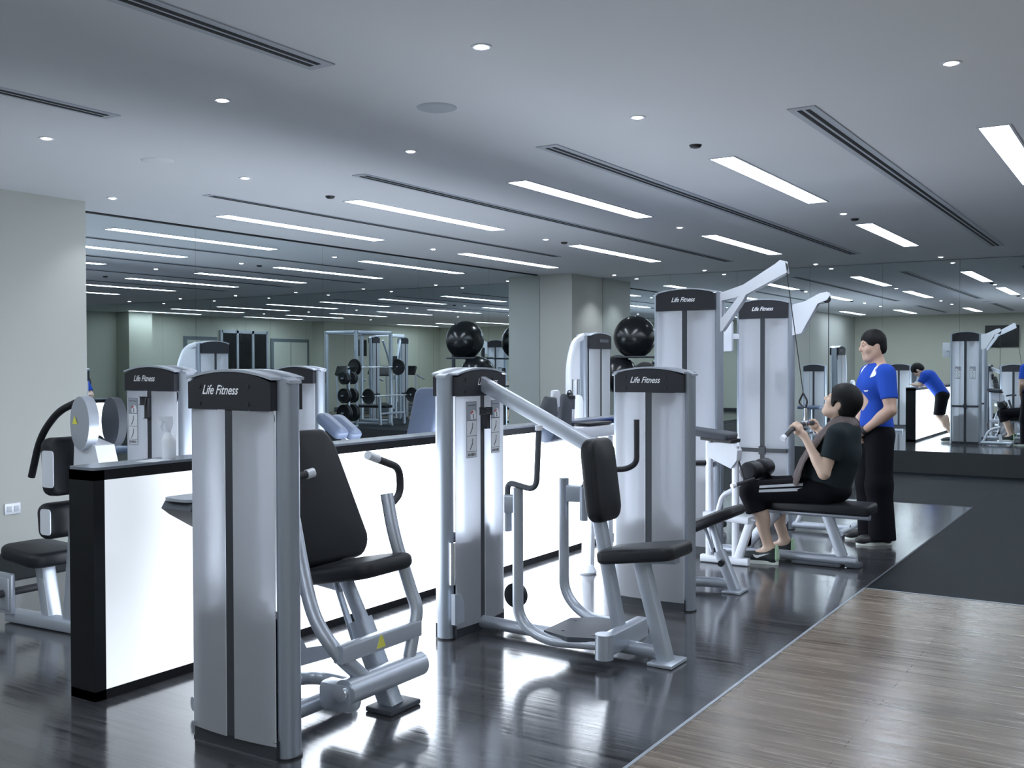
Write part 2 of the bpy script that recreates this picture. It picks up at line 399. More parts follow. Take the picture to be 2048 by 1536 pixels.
# ------------------------------------------------------------------ ceiling fittings
ROWS = [7.21, 5.66, 4.05, 2.46, .83, -.76, -2.36, -3.95, -5.55]
rown = {7.21: 'fourth row out, nearest the left mirror', 5.66: 'third row out', 4.05: 'row above the counter', 2.46: 'row above the two standing towers', .83: 'row at the right edge'}
def strip(x0, x1, y, label, group=None):
    t = thing('ceiling_light', label, 'ceiling light', ((x0+x1)/2, y, CZ), group); w = .078
    bm = B(); bx(bm, (x0, y-w, CZ-.004), (x1, y+w, CZ+.002)); part('diffuser', bm, 'strip', t, smooth=0)
    bm = B()
    for a, b in (((x0-.012, y-w-.012), (x1+.012, y-w)), ((x0-.012, y+w), (x1+.012, y+w+.012)), ((x0-.012, y-w), (x0, y+w)), ((x1, y-w), (x1+.012, y+w))):
        bx(bm, (*a, CZ-.006), (*b, CZ+.002))
    part('frame', bm, 'white', t, smooth=0)
names1 = {7.21: 'long ceiling strip light close to the left mirror, in the nearer line of lights',
          5.66: 'long strip light in the nearer line, second out from the left mirror',
          4.05: 'long strip light in the nearer line, over the lit counter',
          2.46: 'wide strip light in the nearer line, above the tall pulldown tower',
          .83: 'wide strip light cut off by the right edge of the photo'}
names2 = {7.21: 'short looking strip light by the left mirror, in the farther line of lights',
          5.66: 'strip light in the farther line, second out from the left mirror',
          4.05: 'strip light in the farther line, over the far end of the counter',
          2.46: 'strip light in the farther line, in front of the far mirror at right'}
for y in ROWS:
    if y in names1: strip(6.45, 8.66, y, names1[y])
    else: strip(6.45, 8.66, y, 'strip light in the line by the camera, part reflected, part added as fill', 'reflected strip lights')
    if y in names2: strip(10.24, 12.45, y, names2[y])
    else: strip(10.24, 12.45, y, 'strip light in the line by the camera, part reflected, part added as fill', 'reflected strip lights')
for y in (7.0, 5.66, 4.05, 2.46, .83, -.76, -2.36, -3.95, -5.55): strip(-.3, 1.91, y, 'strip light in the line by the camera, part reflected, part added as fill', 'reflected strip lights')  # rows between counter and camera are unseen, added to brighten the nearest tower
def slotvent(x0, x1, y, label, w=.075, group=None):
    t = thing('linear_vent', label, 'air vent', ((x0+x1)/2, y, CZ), group)
    bm = B(); bx(bm, (x0, y-w, CZ-.006), (x1, y+w, CZ+.002)); part('vent_frame', bm, 'vent', t, smooth=0)
    for s in (-.022, .022):
        bm = B(); bx(bm, (x0+.05, y+s-.0125, CZ-.008), (x1-.05, y+s+.0125, CZ-.003)); part('slot', bm, 'ventslot', t, smooth=0)
slotvent(5.42, 13.0, 1.63, 'long double slot air vent in the ceiling at the right, nearest the black mats')
slotvent(5.5, 13.0, 3.24, 'long slot air vent between the wide strip lights above the tall towers')
slotvent(5.6, 13.0, 4.85, 'long slot air vent in the ceiling just behind the line of the lit counter', .06)
slotvent(5.6, 11.2, 6.43, 'long slot air vent in the ceiling one row out from the left mirror', .05)
slotvent(-.2, 3.5, 3.24, 'double slot air vent at the top left, the larger one')
slotvent(-.2, 3.58, 4.85, 'double slot air vent at the left edge of the ceiling, the smaller one', .065)
bm = B(); bx(bm, (5.6, 7.985, CZ-.012), (13.3, 8.008, CZ+.001)); struct('trim_3', bm, 'ventslot')
def downlight(x, y, label, group=None, spot=True):
    t = thing('downlight', label, 'downlight', (x, y, CZ), group)
    bm = B(); lathe(bm, [(.024, .0), (.036, -.005), (.045, -.004), (.047, .001)], (x, y, CZ), n=20); part('trim_ring', bm, 'white', t)
    bm = B(); lathe(bm, [(.022, .001), (.025, -.006), (.016, -.009)], (x, y, CZ), n=16); part('lens', bm, 'lens', t)
    if spot:
        l = bpy.data.lights.new('bulb', 'SPOT'); l.energy = SPOT_W*(.45 if x < 6 and y > 5 else 1); l.color = (.88,.94,1); l.spot_size = math.radians(100); l.spot_blend = .8; l.shadow_soft_size = .03
        o = bpy.data.objects.new('bulb', l); COL.objects.link(o); o.parent = t; o.location = (0, 0, -.03)
SPOT_W = 22.
dl = {(3.65, 2.47): 'largest recessed downlight, near the top centre of the ceiling',
      (3.66, 4.08): 'recessed downlight beside the end of the larger top left vent',
      (3.70, 5.64): 'small downlight at the left edge below the smaller slot vent',
      (5.0, .82): 'recessed downlight near the top right corner of the ceiling',
      (5.15, 2.45): 'downlight between the ceiling disc and the wide strip lights',
      (5.18, 4.05): 'downlight right of the flat ceiling disc, above the counter line',
      (5.26, 5.63): 'downlight just left of the long slot vents, second from the left wall',
      (5.30, 7.20): 'downlight by the top corner of the pale left wall',
      (9.45, 2.45): 'downlight between the two lines of lights at the right',
      (9.5, 4.06): 'downlight between the two lines of lights, over the counter line',
      (9.6, 5.66): 'downlight between the two lines of lights, second from the left mirror',
      (9.68, 7.24): 'downlight between the two lines of lights, nearest the left mirror',
      (13.95, 2.40): 'downlight close to the far mirror at the right',
      (14.0, 4.0): 'downlight close to the far mirror above the standing man',
      (14.0, 5.6): 'downlight close to the far mirror above the tall towers',
      (14.0, 7.05): 'downlight close to the far mirror beside the pillar'}
for (x, y), lb in dl.items(): downlight(x, y, lb)
for x, y in ((9.5, .82), (13.95, .8), (1., 2.46), (1., 5.6), (5.2, -.76), (9.5, -.76), (9.5, -2.36), (5.2, -3.95), (9.5, -3.95), (13.95, -.8), (13.95, -2.4)):
    downlight(x, y, 'downlight seen only as a reflection in the mirrors', 'reflected downlights', False)
for x, y, lb, mm in ((4.38, 3.25, 'flat round grey ceiling disc near the top centre', 'vent'), (4.5, 5.64, 'flat round white ceiling disc at the left, flush with the ceiling', 'ceil')):
    bm = B(); lathe(bm, [(.02, -.012), (.085, -.010), (.104, -.004), (.108, .001)], (x, y, CZ), n=32)
    single('ceiling_speaker', bm, mm, lb, 'ceiling speaker', (x, y, CZ))
for x, y, lb in ((6.0, 2.46, 'small dark ceiling sensor in front of the wide strip light at right'), (6.2, 5.67, 'small dark ceiling sensor left of the second strip light'),
                 (9.85, 2.45, 'small dark ceiling sensor before the farther strip light at right'), (9.95, 5.63, 'small dark ceiling sensor between the lines of lights at centre')):
    bm = B(); lathe(bm, [(.015, -.02), (.03, -.016), (.038, -.004), (.04, .001)], (x, y, CZ), n=18)
    single('ceiling_sensor', bm, 'black', lb, 'sensor', (x, y, CZ))

# power socket on the left wall
p = V((4.62, YL, .262))
t = thing('power_socket', 'white double power socket on the pale left wall', 'socket', p)
bm = B(); bx(bm, (4.555, YL-.012, .30), (4.685, YL, .385), .004); part('face_plate', bm, 'white', t)
for s in (-.03, .03):
    bm = B(); bx(bm, (4.62+s-.02, YL-.016, .32), (4.62+s+.02, YL-.011, .365), .002); part('outlet', bm, 'vent', t)

# ------------------------------------------------------------------ lit counter
t = thing('counter', 'long low black counter wall with glowing white opal panels', 'counter', (5.75, 3.95, 0))
Y0, Y1, X0, X1 = 3.87, 4.04, 2.74, 8.76
bm = B()
bx(bm, (X0, Y0, 0), (X0+.055, Y1, 1.0)); bx(bm, (X1-.055, Y0, 0), (X1, Y1, 1.0))
bx(bm, (X0, Y0, .955), (X1, Y1, 1.0)); bx(bm, (X0, Y0, 0), (X1, Y1, .042)); bx(bm, (X0+.05, Y0+.03, .04), (X1-.05, Y1-.03, .96))
part('carcass', bm, 'counter', t, smooth=0)
bm = B(); 
prism(bm, rrect(X1-X0+.01, Y1-Y0+.016, .03), ((X0+X1)/2, (Y0+Y1)/2, 0), EX, EY, 1.0, 1.012); part('worktop', bm, 'ctop', t)
seams = [X0+.055, 5.0, 7.2, X1-.055]
for yy in (Y0+.004, Y1-.012):
    for a, b in zip(seams, seams[1:]):
        bm = B(); bx(bm, (a+.002, yy, .042), (b-.002, yy+.008, .955)); part('lit_panel', bm, 'lit', t, smooth=0)
# ------------------------------------------------------------------ strength machines
class Frame:
    def __init__(s, c, n): s.c, s.n = V(c), V(n).normalized(); s.a = EZ.cross(s.n)*1.; s.a = s.n.cross(EZ)*-1
    def p(s, x, t, z): return s.c + s.a*x + s.n*t + EZ*z
def weight_tower(root, c, n, w=.53, h=1.44, stack=.50, tall=False, logo=True, bolts=True, logo_s=-.04):
    f = Frame(c, n); a, nn = f.a, f.n; hw = w/2; cs = hw-.04; ps = hw-.045; ax = (a, nn, EZ)
    bm = B(); box(bm, f.p(0, 0, .035), (w-.09, .13, .07), ax, .004); box(bm, f.p(0, 0, h/2), (.034, .10, h-.12), ax)
    tw = part('weight_tower', bm, 'slot', root, smooth=0)
    for s in (-1, 1):
        bm = B(); tube(bm, [f.p(s*cs, 0, 0), f.p(s*cs, 0, h-.045)], ellprof(.072, .096, 20), up=a); part('upright', bm, 'column', tw)
        bm = B(); tube(bm, [f.p(s*cs, 0, 0), f.p(s*cs, 0, .008)], ellprof(.082, .106, 20), up=a); part('foot_plate', bm, 'black', tw)
    # head cap: front and back plates under an arched top
    N = 14; arch = [(hw*(-1+2*k/N), h-.045+.042*(1-(-1+2*k/N)**2)) for k in range(N+1)]
    ca = [(x*ps/hw, y-.008) for x, y in arch]; ch = .155 if not tall else .175
    bm = B(); prism(bm, [(-ps, h-ch)] + ca[:] + [(ps, h-ch)], c, a, EZ, -.082, .082); part('head_cap', bm, 'cap', tw, smooth=20)
    bm = B(); ia = [p for p in arch if abs(p[0]) <= ps+.012]; prism(bm, ia + [(x, y-.010) for x, y in ia[::-1]], c, a, EZ, -.085, .085); prism(bm, arch + [(x, y-.012) for x, y in arch[::-1]], c, a, EZ, -.032, .032); part('top_band', bm, 'silver', tw, smooth=20)
    top = h-ch-.002
    segs = [(.055, top)] if not tall else [(.055, .675), (.705, top)]
    for z0, z1 in segs:
        for side in (1, -1):
            for s0, s1 in ((-ps, -.022), (.022, ps)):
                bm = B(); K = 6; rows = []
                for k in range(K+1):
                    s_ = s0+(s1-s0)*k/K; t_ = side*(.066+.016*(1-(s_/ps)**2)); rows.append((s_, t_))
                for th in (0, -.005*side):
                    pass
                fr = [[bm.verts.new(f.p(s_, t_, z)) for s_, t_ in rows] for z in (z0, z1)]
                bk = [[bm.verts.new(f.p(s_, t_-.004*side, z)) for s_, t_ in rows] for z in (z0, z1)]
                for k in range(K):
                    bm.faces.new((fr[0][k], fr[0][k+1], fr[1][k+1], fr[1][k])); bm.faces.new((bk[0][k+1], bk[0][k], bk[1][k], bk[1][k+1]))
                    bm.faces.new((fr[0][k+1], fr[0][k], bk[0][k], bk[0][k+1])); bm.faces.new((fr[1][k], fr[1][k+1], bk[1][k+1], bk[1][k]))
                for k in (0, K): bm.faces.new((fr[0][k], fr[1][k], bk[1][k], bk[0][k]))
                part('shroud_panel', bm, 'frost', tw, smooth=30)
    if tall:
        bm = B()
        for side in (1, -1): box(bm, f.p(0, side*.078, .69), (2*ps, .012, .034), ax, .003); box(bm, f.p(0, side*.082, .69), (.06, .02, .07), ax, .004)
        part('cross_strap', bm, 'slot', tw, smooth=0)
    for side in (1, -1):
        bm = B(); box(bm, f.p(0, side*.072, (h-ch+.06)/2), (.043, .012, h-ch-.06), ax); part('centre_strip', bm, 'slot', tw, smooth=0)
    bm = B(); k = 0; z = .075
    while z < stack:
        box(bm, f.p(0, 0, z+.011), (2*ps-.07, .112, .021), ax, .002); z += .0245
    box(bm, f.p(.06, 0, z+.02), (.10, .07, .05), ax, .006); box(bm, f.p(-.07, 0, z+.01), (.09, .07, .03), ax, .006); box(bm, f.p(.06, 0, z+.06), (.04, .05, .06), ax, .006)
    part('weight_stack', bm, 'stack', tw, smooth=0)
    bm = B()
    for s in (-.09, .09): tube(bm, [f.p(s, 0, .07), f.p(s, 0, h-.16)], .008)
    tube(bm, [f.p(.02, 0, z), f.p(.02, 0, h-.16)], .004); part('guide_rods', bm, 'chrome', tw)
    bm = B(); disc(bm, f.p(.09, -.02, h-ch-.035), nn, .05, .04); part('pulley', bm, 'stack', tw)
    if logo: part('lettering', text_mesh('Life Fitness', f.p(logo_s, .082, h-ch*.52), a, EZ, .036, .0015, .4, width=.195), 'logo', tw, smooth=0)
    if bolts:
        for s in (-.155, .105):
            for dz in (.30, .72):
                bm = B(); disc(bm, f.p(s, .08, h-ch*dz-.02), nn, .009, .005, 12); part('bolt', bm, 'black', tw)
    return f, tw
def placard(tw, f, s0, s1, z0, z1, t=.0865):
    """instruction sticker: grey head with an exercise figure, two small pictures, a strip of print"""
    a, nn = f.a, f.n; C = f.p((s0+s1)/2, 0, (z0+z1)/2); w, h = s1-s0, z1-z0; bm = B()
    P = lambda pts, d, mi: prism(bm, pts, C, a, EZ, t+d, t+d+.0006, mi)
    R = lambda x0, x1, y0, y1, d, mi: P([(x0*w, y0*h), (x1*w, y0*h), (x1*w, y1*h), (x0*w, y1*h)], d, mi)
    R(-.5, .5, -.5, .5, 0, 1); R(-.47, .47, -.493, .493, .0006, 0)
    R(-.47, .47, .17, .493, .0012, 2); R(-.42, .42, .43, .44, .0018, 1)
    P([(-.1*w, .18*h), (.42*w, .18*h), (.42*w, .27*h), (.3*w, .34*h), (.05*w, .35*h), (-.14*w, .28*h)], .0018, 0)
    P([(-.1*w, .27*h), (.16*w, .32*h), (.05*w, .345*h), (-.14*w, .29*h)], .0024, 3)
    R(.1, .16, .19, .28, .0024, 1)
    for y in (.165, -.11, -.39): R(-.47, .47, y-.004, y+.004, .0012, 1)
    for y0 in (-.08, -.36):
        P([(-.2*w, (y0)*h), (-.14*w, (y0)*h), (.08*w, (y0+.1)*h), (.10*w, (y0+.2)*h), (.05*w, (y0+.2)*h), (.02*w, (y0+.11)*h)], .0012, 1)
    for k in range(6): R(-.38+.13*k, -.30+.13*k, -.47, -.42, .0012, 1)
    return part('instruction_placard', bm, ['paper', 'ink', 'plgrey', 'red'], tw, smooth=0)
def oval(bm, pts, w=.05, h=.075, r=.05, up=EZ, **k): tube(bm, pts, ellprof(h, w, 14), r, up=up, **k)
def rect(bm, pts, w=.06, h=.06, r=.0, up=None, **k): tube(bm, pts, rectprof(h, w, min(w, h)*.18), r, up=up or EZ, **k)

# ---- chest press, nearest machine
T = thing('chest_press_machine', 'nearest exercise machine, with grey seat pad, tall black back pad and bowed press arms', 'exercise machine', (3.2, 2.95, 0))
f1, tw1 = weight_tower(T, (2.74, 2.945, 0), (-1, 0, 0))
bm = B(); cushion(bm, [(x*(1 if y < -.1 else 1-.55*((y+.1)/.42)), y) for x, y in rrect(.50, .60, .09, 6)], (3.37, 3.20, .86), (1, .0, 0), V((-.05, .20, .98)), .075, .03, .012)
part('backrest', bm, 'vinyl', T)
bm = B(); cushion(bm, rrect(.36, .40, .07, 6, .12), (3.33, 2.90, .545), EX, V((0, -1, .20))*-1, .07, .028, .01); part('seat', bm, 'vinyl', T)
bm = B(); rect(bm, [(3.33, 2.98, .55), (3.35, 2.86, .30)], .045, .05, up=EX); rect(bm, [(3.335, 3.04, .54), (3.345, 2.93, .26)], .015, .03, up=EX)
part('seat_stem', bm, 'silver', T)
bm = B(); rect(bm, [(3.347, 2.90, .36), (3.36, 2.74, .01)], .075, .085, up=EX); part('seat_post', bm, 'silver', T)
bm = B(); box(bm, (3.37, 2.74, .012), (.20, .14, .022), None, .006); part('foot', bm, 'mat_grey', T)
bm = B(); oval(bm, [(2.80, 2.93, .06), (3.30, 2.93, .06)], .05, .07); part('floor_rail', bm, 'silver', T)
bm = B(); oval(bm, [(2.85, 3.38, .05), (3.36, 3.22, .06), (3.36, 2.95, .07)], .05, .06, .1); part('floor_rail', bm, 'silver', T)
bm = B(); rect(bm, [(2.80, 3.22, .56), (3.36, 3.20, .52), (3.36, 3.0, .5)], .06, .07, .05); prism(bm, [(0, .52), (.25, .52), (.45, .22), (.60, .20), (.60, .14), (.40, .15), (.15, .40)], (2.82, 3.16, 0), EX, EZ, -.02, .02)
part('seat_bracket', bm, 'silver', T)
bm = B(); disc(bm, (3.02, 2.70, .165), EX, .052, .48, 24); part('pivot_axle', bm, 'silver', T)
bm = B(); box(bm, (3.05, 2.75, .14), (.09, .17, .12), None, .03); part('pivot_housing', bm, 'silver', T)
bm = B(); disc(bm, (3.01, 2.70, .165), EX, .03, -.02, 16); part('axle_bolt', bm, 'chrome', T)
bm = B(); oval(bm, [(3.14, 2.70, .19), (2.99, 2.72, .33), (2.96, 2.80, .45), (2.98, 2.88, .62), (3.01, 2.96, .83)], .05, .065, .09, EX); part('press_arm', bm, 'silver', T)
bm = B(); oval(bm, [(3.42, 2.70, .18), (3.50, 2.71, .40), (3.49, 2.735, .47), (3.45, 2.80, .72), (3.46, 2.845, .89)], .05, .065, .09, EX); part('press_arm', bm, 'silver', T)
bm = B(); rect(bm, [(2.99, 2.705, .32), (3.49, 2.705, .32)], .05, .07); part('cross_bar', bm, 'silver', T)
bm = B(); prism(bm, [(-.028, -.022), (.028, -.022), (.006, .028), (-.006, .028)], (3.22, 2.68, .322), EX, EZ, 0, .0012); part('warning_label', bm, 'yellow', T, 'small yellow green warning label', 0)
bm = B(); tube(bm, [(3.46, 2.83, .84), (3.55, 2.84, .88), (3.53, 2.83, 1.00), (3.30, 2.83-.02, 1.07)], .0165, .05); part('handle', bm, 'grip', T)
bm = B(); tube(bm, [(3.36, 2.812, 1.052), (3.29, 2.806, 1.074)], .019); part('handle_cap', bm, 'white', T)
bm = B(); tube(bm, [(3.01, 2.95, .80), (2.96, 3.0, .86), (2.98, 3.02, .98), (3.14, 2.99, 1.0)], .0165, .05); part('handle', bm, 'grip', T)
bm = B(); tube(bm, [(3.12, 2.993, .998), (3.155, 2.985, 1.004)], .02); part('handle_cap', bm, 'white', T)

bm = B(); prism(bm, [(-.12, .03), (-.10, .06), (.12, .065), (.12, -.09), (.04, -.07), (-.08, -.0)], (2.94, 3.44, .825), EX, EZ, -.09, .09); part('side_tray', bm, 'mat_grey', T, smooth=20)
bm = B(); prism(bm, rrect(.25, .18, .05), (2.94, 3.44, 0), EX, EY, .888, .90); part('tray_top', bm, 'silver', T)
bm = B(); rect(bm, [(3.0, 3.42, .80), (3.0, 3.36, .62), (2.85, 3.20, .56)], .03, .03); part('tray_stem', bm, 'silver', T)

# ---- seated row, second tower with placards
T = thing('seated_row_machine', 'exercise machine with two instruction placards, a slanting top beam and an upright black chest pad', 'exercise machine', (4.6, 2.6, 0))
f2, tw2 = weight_tower(T, (4.61, 3.2, 0), (0, -1, 0), w=.55, stack=.5, logo_s=.05)
placard(tw2, f2, -.16, -.065, .955, 1.255); placard(tw2, f2, .075, .16, .965, 1.255)
bm = B(); box(bm, f2.p(0, .1, 1.16), (.03, .03, .10), (f2.a, f2.n, EZ), .006); box(bm, f2.p(0, .1, 1.20), (.06, .04, .03), (f2.a, f2.n, EZ), .006); part('selector_pin', bm, 'black', tw2)
bm = B(); rect(bm, [(4.62, 3.16, 1.365), (4.62, 2.46, 1.035)], .055, .075); part('top_beam', bm, 'silver', T)
bm = B(); rect(bm, [(4.62, 3.09, 1.34), (4.62, 2.50, 1.055)], .03, .06); part('beam_cover', bm, 'white', T)
N = V((0, -1, -.10)).normalized(); W = V((0, -.10, 1)).normalized()
bm = B(); cushion(bm, rrect(.27, .42, .07, 6, .06), (4.60, 2.435, .865), EX, V((0, .12, .99)), .085, .03, .012); part('chest_pad', bm, 'vinyl', T)
bm = B(); rect(bm, [(4.62, 2.44, .80), (4.60, 2.40, .66), (4.60, 2.29, .13)], .055, .07, .05, up=EX); part('pad_post', bm, 'silver', T)
bm = B(); prism(bm, [(4.35-4.5, .18), (.14, .19), (.22, .08), (.24, -.10), (.03, -.13), (-.14, -.13), (-.2, .02)], (4.50, 2.40, 0), EX, EY, .115, .135); part('foot_plate', bm, 'mat_grey', T, smooth=0)
for x, y in ((4.40, 2.50), (4.60, 2.54), (4.62, 2.33), (4.40, 2.33)):
    bm = B(); disc(bm, (x, y, .134), EZ, .009, .003, 12); part('bolt', bm, 'black', T)
bm = B(); rect(bm, [(4.36, 2.25, .10), (4.80, 2.26, .10)], .07, .10); part('base_beam', bm, 'silver', T)
bm = B(); disc(bm, (4.36, 2.25, .04), EZ, .045, .12, 20); part('pivot', bm, 'silver', T)
bm = B(); oval(bm, [(4.62, 3.18, .05), (4.57, 2.03, .05)], .06, .07); part('floor_rail', bm, 'silver', T)
bm = B(); oval(bm, [(4.30, 2.70, .84), (4.30, 2.70, .18), (4.31, 2.55, .095), (4.38, 2.24, .10)], .05, .065, .18, up=EX); part('row_arm', bm, 'silver', T)
bm = B(); oval(bm, [(4.80, 2.72, .84), (4.80, 2.72, .22), (4.80, 2.60, .11), (4.76, 2.28, .10)], .05, .065, .18, up=EX); part('row_arm', bm, 'silver', T)
for x, dx, s in ((4.30, -.05, -1), (4.80, .06, 1)):
    bm = B(); rect(bm, [(x, 2.70, .76), (x+s*.02, 2.76 if s < 0 else 2.62, .76)], .05, .09); tube(bm, [(x, 2.76 if s < 0 else 2.60, .62), (x, 2.76 if s < 0 else 2.60, .80)], .022); part('arm_bracket', bm, 'silver', T)
bm = B(); tube(bm, [(4.30, 2.76, .78), (4.30, 2.76, .865), (4.28, 2.58, .835), (4.28, 2.565, 1.145)], .0145, .06); part('handle', bm, 'mat_grey', T)
bm = B(); tube(bm, [(4.80, 2.60, .78), (4.86, 2.60, .885), (4.99, 2.44, .885), (4.99, 2.38, .92), (4.99, 2.38, 1.155)], .0155, .07); part('handle', bm, 'grip', T)
bm = B(); tube(bm, [(4.28, 2.565, 1.13), (4.28, 2.565, 1.155)], .019); part('handle_cap', bm, 'white', T)
bm = B(); cushion(bm, rrect(.30, .42, .05, 6, .1), (4.58, 2.14, .495), EX, V((0, 1, -.15)), .068, .022, .008); part('seat', bm, 'vinyl', T)
bm = B(); rect(bm, [(4.58, 2.16, .49), (4.575, 2.025, .01)], .07, .075, up=EX); part('seat_post', bm, 'silver', T)
bm = B(); rect(bm, [(4.58, 2.30, .485), (4.58, 1.97, .51)], .06, .04); part('seat_carrier', bm, 'silver', T)
bm = B(); box(bm, (4.575, 2.02, .010), (.19, .13, .018), None, .005); part('foot', bm, 'silver', T)
bm = B(); prism(bm, [(0, 0), (.10, 0), (.0, .14)], (4.575, 2.06, .07), EY, EZ, -.004, .004); part('gusset', bm, 'silver', T)
bm = B(); prism(bm, [(-.03, 0), (.055, 0), (.055, .10), (.03, .15), (-.03, .16)], (4.335, 3.10, .10), EX, EZ, -.012, .012); part('cable_cover', bm, 'silver', T)
bm = B(); disc(bm, (4.90, 3.10, .14), EX, .07, .03, 24); part('pulley', bm, 'black', T)
bm = B(); tube(bm, [(4.345, 3.13, .30), (4.345, 3.13, .52)], .018); part('gas_spring', bm, 'chrome', T)

# ---- third tower, press machine behind it
T = thing('shoulder_press_machine', 'exercise machine behind the third low tower, only its tilted seat and seat post show', 'exercise machine', (6.0, 2.5, 0))
f3, tw3 = weight_tower(T, (5.63, 2.57, 0), (-1, 0, 0), w=.53, stack=.47, logo_s=-.02)
bm = B(); cushion(bm, [(x, y) for x, y in rrect(.30, .46, .06, 6, .15)], (6.28, 2.47, .40), EX, V((0, 1, -.46)), .065, .025, .01); part('seat', bm, 'vinyl', T)
bm = B(); rect(bm, [(6.28, 2.46, .42), (6.26, 2.38, .20)], .04, .045, up=EX); rect(bm, [(6.29, 2.52, .42), (6.27, 2.45, .24)], .012, .03, up=EX); part('seat_stem', bm, 'silver', T)
bm = B(); rect(bm, [(6.262, 2.40, .25), (6.25, 2.29, .01)], .065, .07, up=EX); part('seat_post', bm, 'silver', T)
bm = B(); disc(bm, (6.20, 2.36, .19), (-1, -.2, 0), .02, .05, 14); part('adjuster_knob', bm, 'black', T)
bm = B(); box(bm, (6.25, 2.29, .009), (.17, .12, .016), None, .005); part('foot', bm, 'silver', T)
bm = B(); oval(bm, [(5.70, 2.60, .05), (6.20, 2.56, .05), (6.25, 2.33, .05)], .06, .065, .08); part('floor_rail', bm, 'silver', T)
bm = B(); cushion(bm, rrect(.40, .55, .09, 6, .25), (6.08, 2.84, .78), EX, V((0, .2, .98)), .07, .03, .01); part('backrest', bm, 'vinyl', T)
bm = B(); oval(bm, [(6.00, 2.62, .72), (5.98, 2.545, .45), (6.03, 2.56, .20), (6.1, 2.58, .07)], .04, .06, .12, up=EX); part('press_arm', bm, 'mat_grey', T)
bm = B(); tube(bm, [(6.02, 2.66, .80), (6.12, 2.57, .82), (6.2, 2.47, .82)], .016, .03); part('handle', bm, 'grip', T)

# ---- lat pulldown in use
T = thing('lat_pulldown_machine', 'tall pulldown tower with long white top arm over the bench the person sits on', 'exercise machine', (7.45, 2.4, 0))
f4, tw4 = weight_tower(T, (7.45, 3.11, 0), (-1, 0, 0), w=.57, h=2.04, stack=.55, tall=True, bolts=False, logo_s=-.01)
arm = [(0, 1.97), (.20, 2.045), (.42, 2.14), (.46, 2.215), (.49, 2.225), (.525, 2.20), (.53, 2.11), (.30, 2.0), (.22, 1.96), (.10, 1.78), (.04, 1.70), (0, 1.70)]
hole = [(.03, 1.94), (.15, 1.955), (.07, 1.83), (.03, 1.82)]
bm = B()
for t0 in (-.035, .025):
    prism(bm, [(0, 1.985), (.20, 2.045), (.44, 2.185), (.48, 2.215), (.515, 2.205), (.53, 2.12), (.22, 1.97), (.0, 1.925)], (7.45, 2.86, 0), -EY, EZ, t0, t0+.01)
    prism(bm, [(.22, 1.97), (.17, 1.965), (.03, 1.80), (0, 1.78), (0, 1.70), (.035, 1.70), (.20, 1.93)], (7.45, 2.86, 0), -EY, EZ, t0+.0004, t0+.0096)
    prism(bm, [(0, 1.93), (.03, 1.935), (.03, 1.79), (0, 1.77)], (7.45, 2.86, 0), -EY, EZ, t0+.0008, t0+.0092)
prism(bm, [(.02, 1.99), (.20, 2.047), (.44, 2.187), (.44, 2.165), (.2, 2.02), (.02, 1.97)], (7.45, 2.86, 0), -EY, EZ, -.03, .03)
part('top_arm', bm, 'white', T, smooth=0)
bm = B(); disc(bm, (7.43, 2.375, 2.165), EX, .04, .04, 20); part('pulley', bm, 'black', T)
bm = B(); tube(bm, [(7.45, 2.345, 2.16), (7.45, 2.215, 1.235)], .0035); part('cable', bm, 'black', T)
bm = B(); cushion(bm, rrect(.29, .80, .03, 4), (7.45, 2.115, .385), EX, EY, .075, .02, .006); part('bench_seat', bm, 'vinyl', T)
bm = B(); oval(bm, [(7.45, 2.48, .365), (7.45, 1.74, .365)], .07, .045); part('bench_rail', bm, 'silver', T)
bm = B(); rect(bm, [(7.45, 2.04, .36), (7.45, 1.93, .07)], .05, .075, up=EY); part('bench_leg', bm, 'silver', T)
bm = B(); rect(bm, [(7.45, 2.40, .36), (7.45, 2.66, .07)], .05, .075, up=EY); part('bench_leg', bm, 'silver', T)
bm = B(); oval(bm, [(7.45, 3.05, .045), (7.45, 1.83, .045)], .075, .07); part('floor_rail', bm, 'silver', T)
bm = B(); box(bm, (7.45, 1.85, .02), (.10, .10, .035), None, .008); box(bm, (7.45, 2.1, .012), (.17, .34, .02), None, .006); part('foot', bm, 'mat_grey', T)
bm = B(); rect(bm, [(7.45, 2.62, .08), (7.45, 2.58, .62)], .05, .06, up=EY); rect(bm, [(7.27, 2.565, .625), (7.67, 2.565, .625)], .035, .035); part('pad_post', bm, 'silver', T)
for x0, x1 in ((7.24, 7.42), (7.50, 7.68)):
    bm = B(); lathe(bm, [(.05, 0), (.066, .012), (.070, .03), (.070, .15), (.066, .168), (.05, .18)], (x0, 2.56, .665), EX, 24); part('thigh_pad', bm, 'vinyl', T)
# hanging pulldown bar (its own thing)
T = thing('pulldown_bar', 'black pulldown bar on a cable, gripped at chin height by the seated person', 'pulldown bar', (7.45, 2.20, 1.02))
bm = B(); tube(bm, [(7.06, 2.235, .935), (7.16, 2.215, .985), (7.28, 2.20, 1.015), (7.62, 2.20, 1.015), (7.74, 2.215, .985), (7.84, 2.235, .935)], .0165, .05); part('bar', bm, 'grip', T)
for a, b in (((7.045, 2.24, .928), (7.07, 2.232, .942)), ((7.855, 2.24, .928), (7.83, 2.232, .942))):
    bm = B(); tube(bm, [a, b], .021); part('end_cap', bm, 'white', T)
bm = B(); tube(bm, [(7.45, 2.215, 1.24), (7.45, 2.25, 1.17), (7.45, 2.20, 1.12), (7.45, 2.185, 1.18), (7.45, 2.215, 1.235)], .007, .02); part('carabiner', bm, 'black', T)
bm = B(); tube(bm, [(7.45, 2.20, 1.13), (7.45, 2.20, 1.03)], .012); box(bm, (7.45, 2.20, 1.02), (.07, .045, .04), None, .008); part('hanger', bm, 'chrome', T)

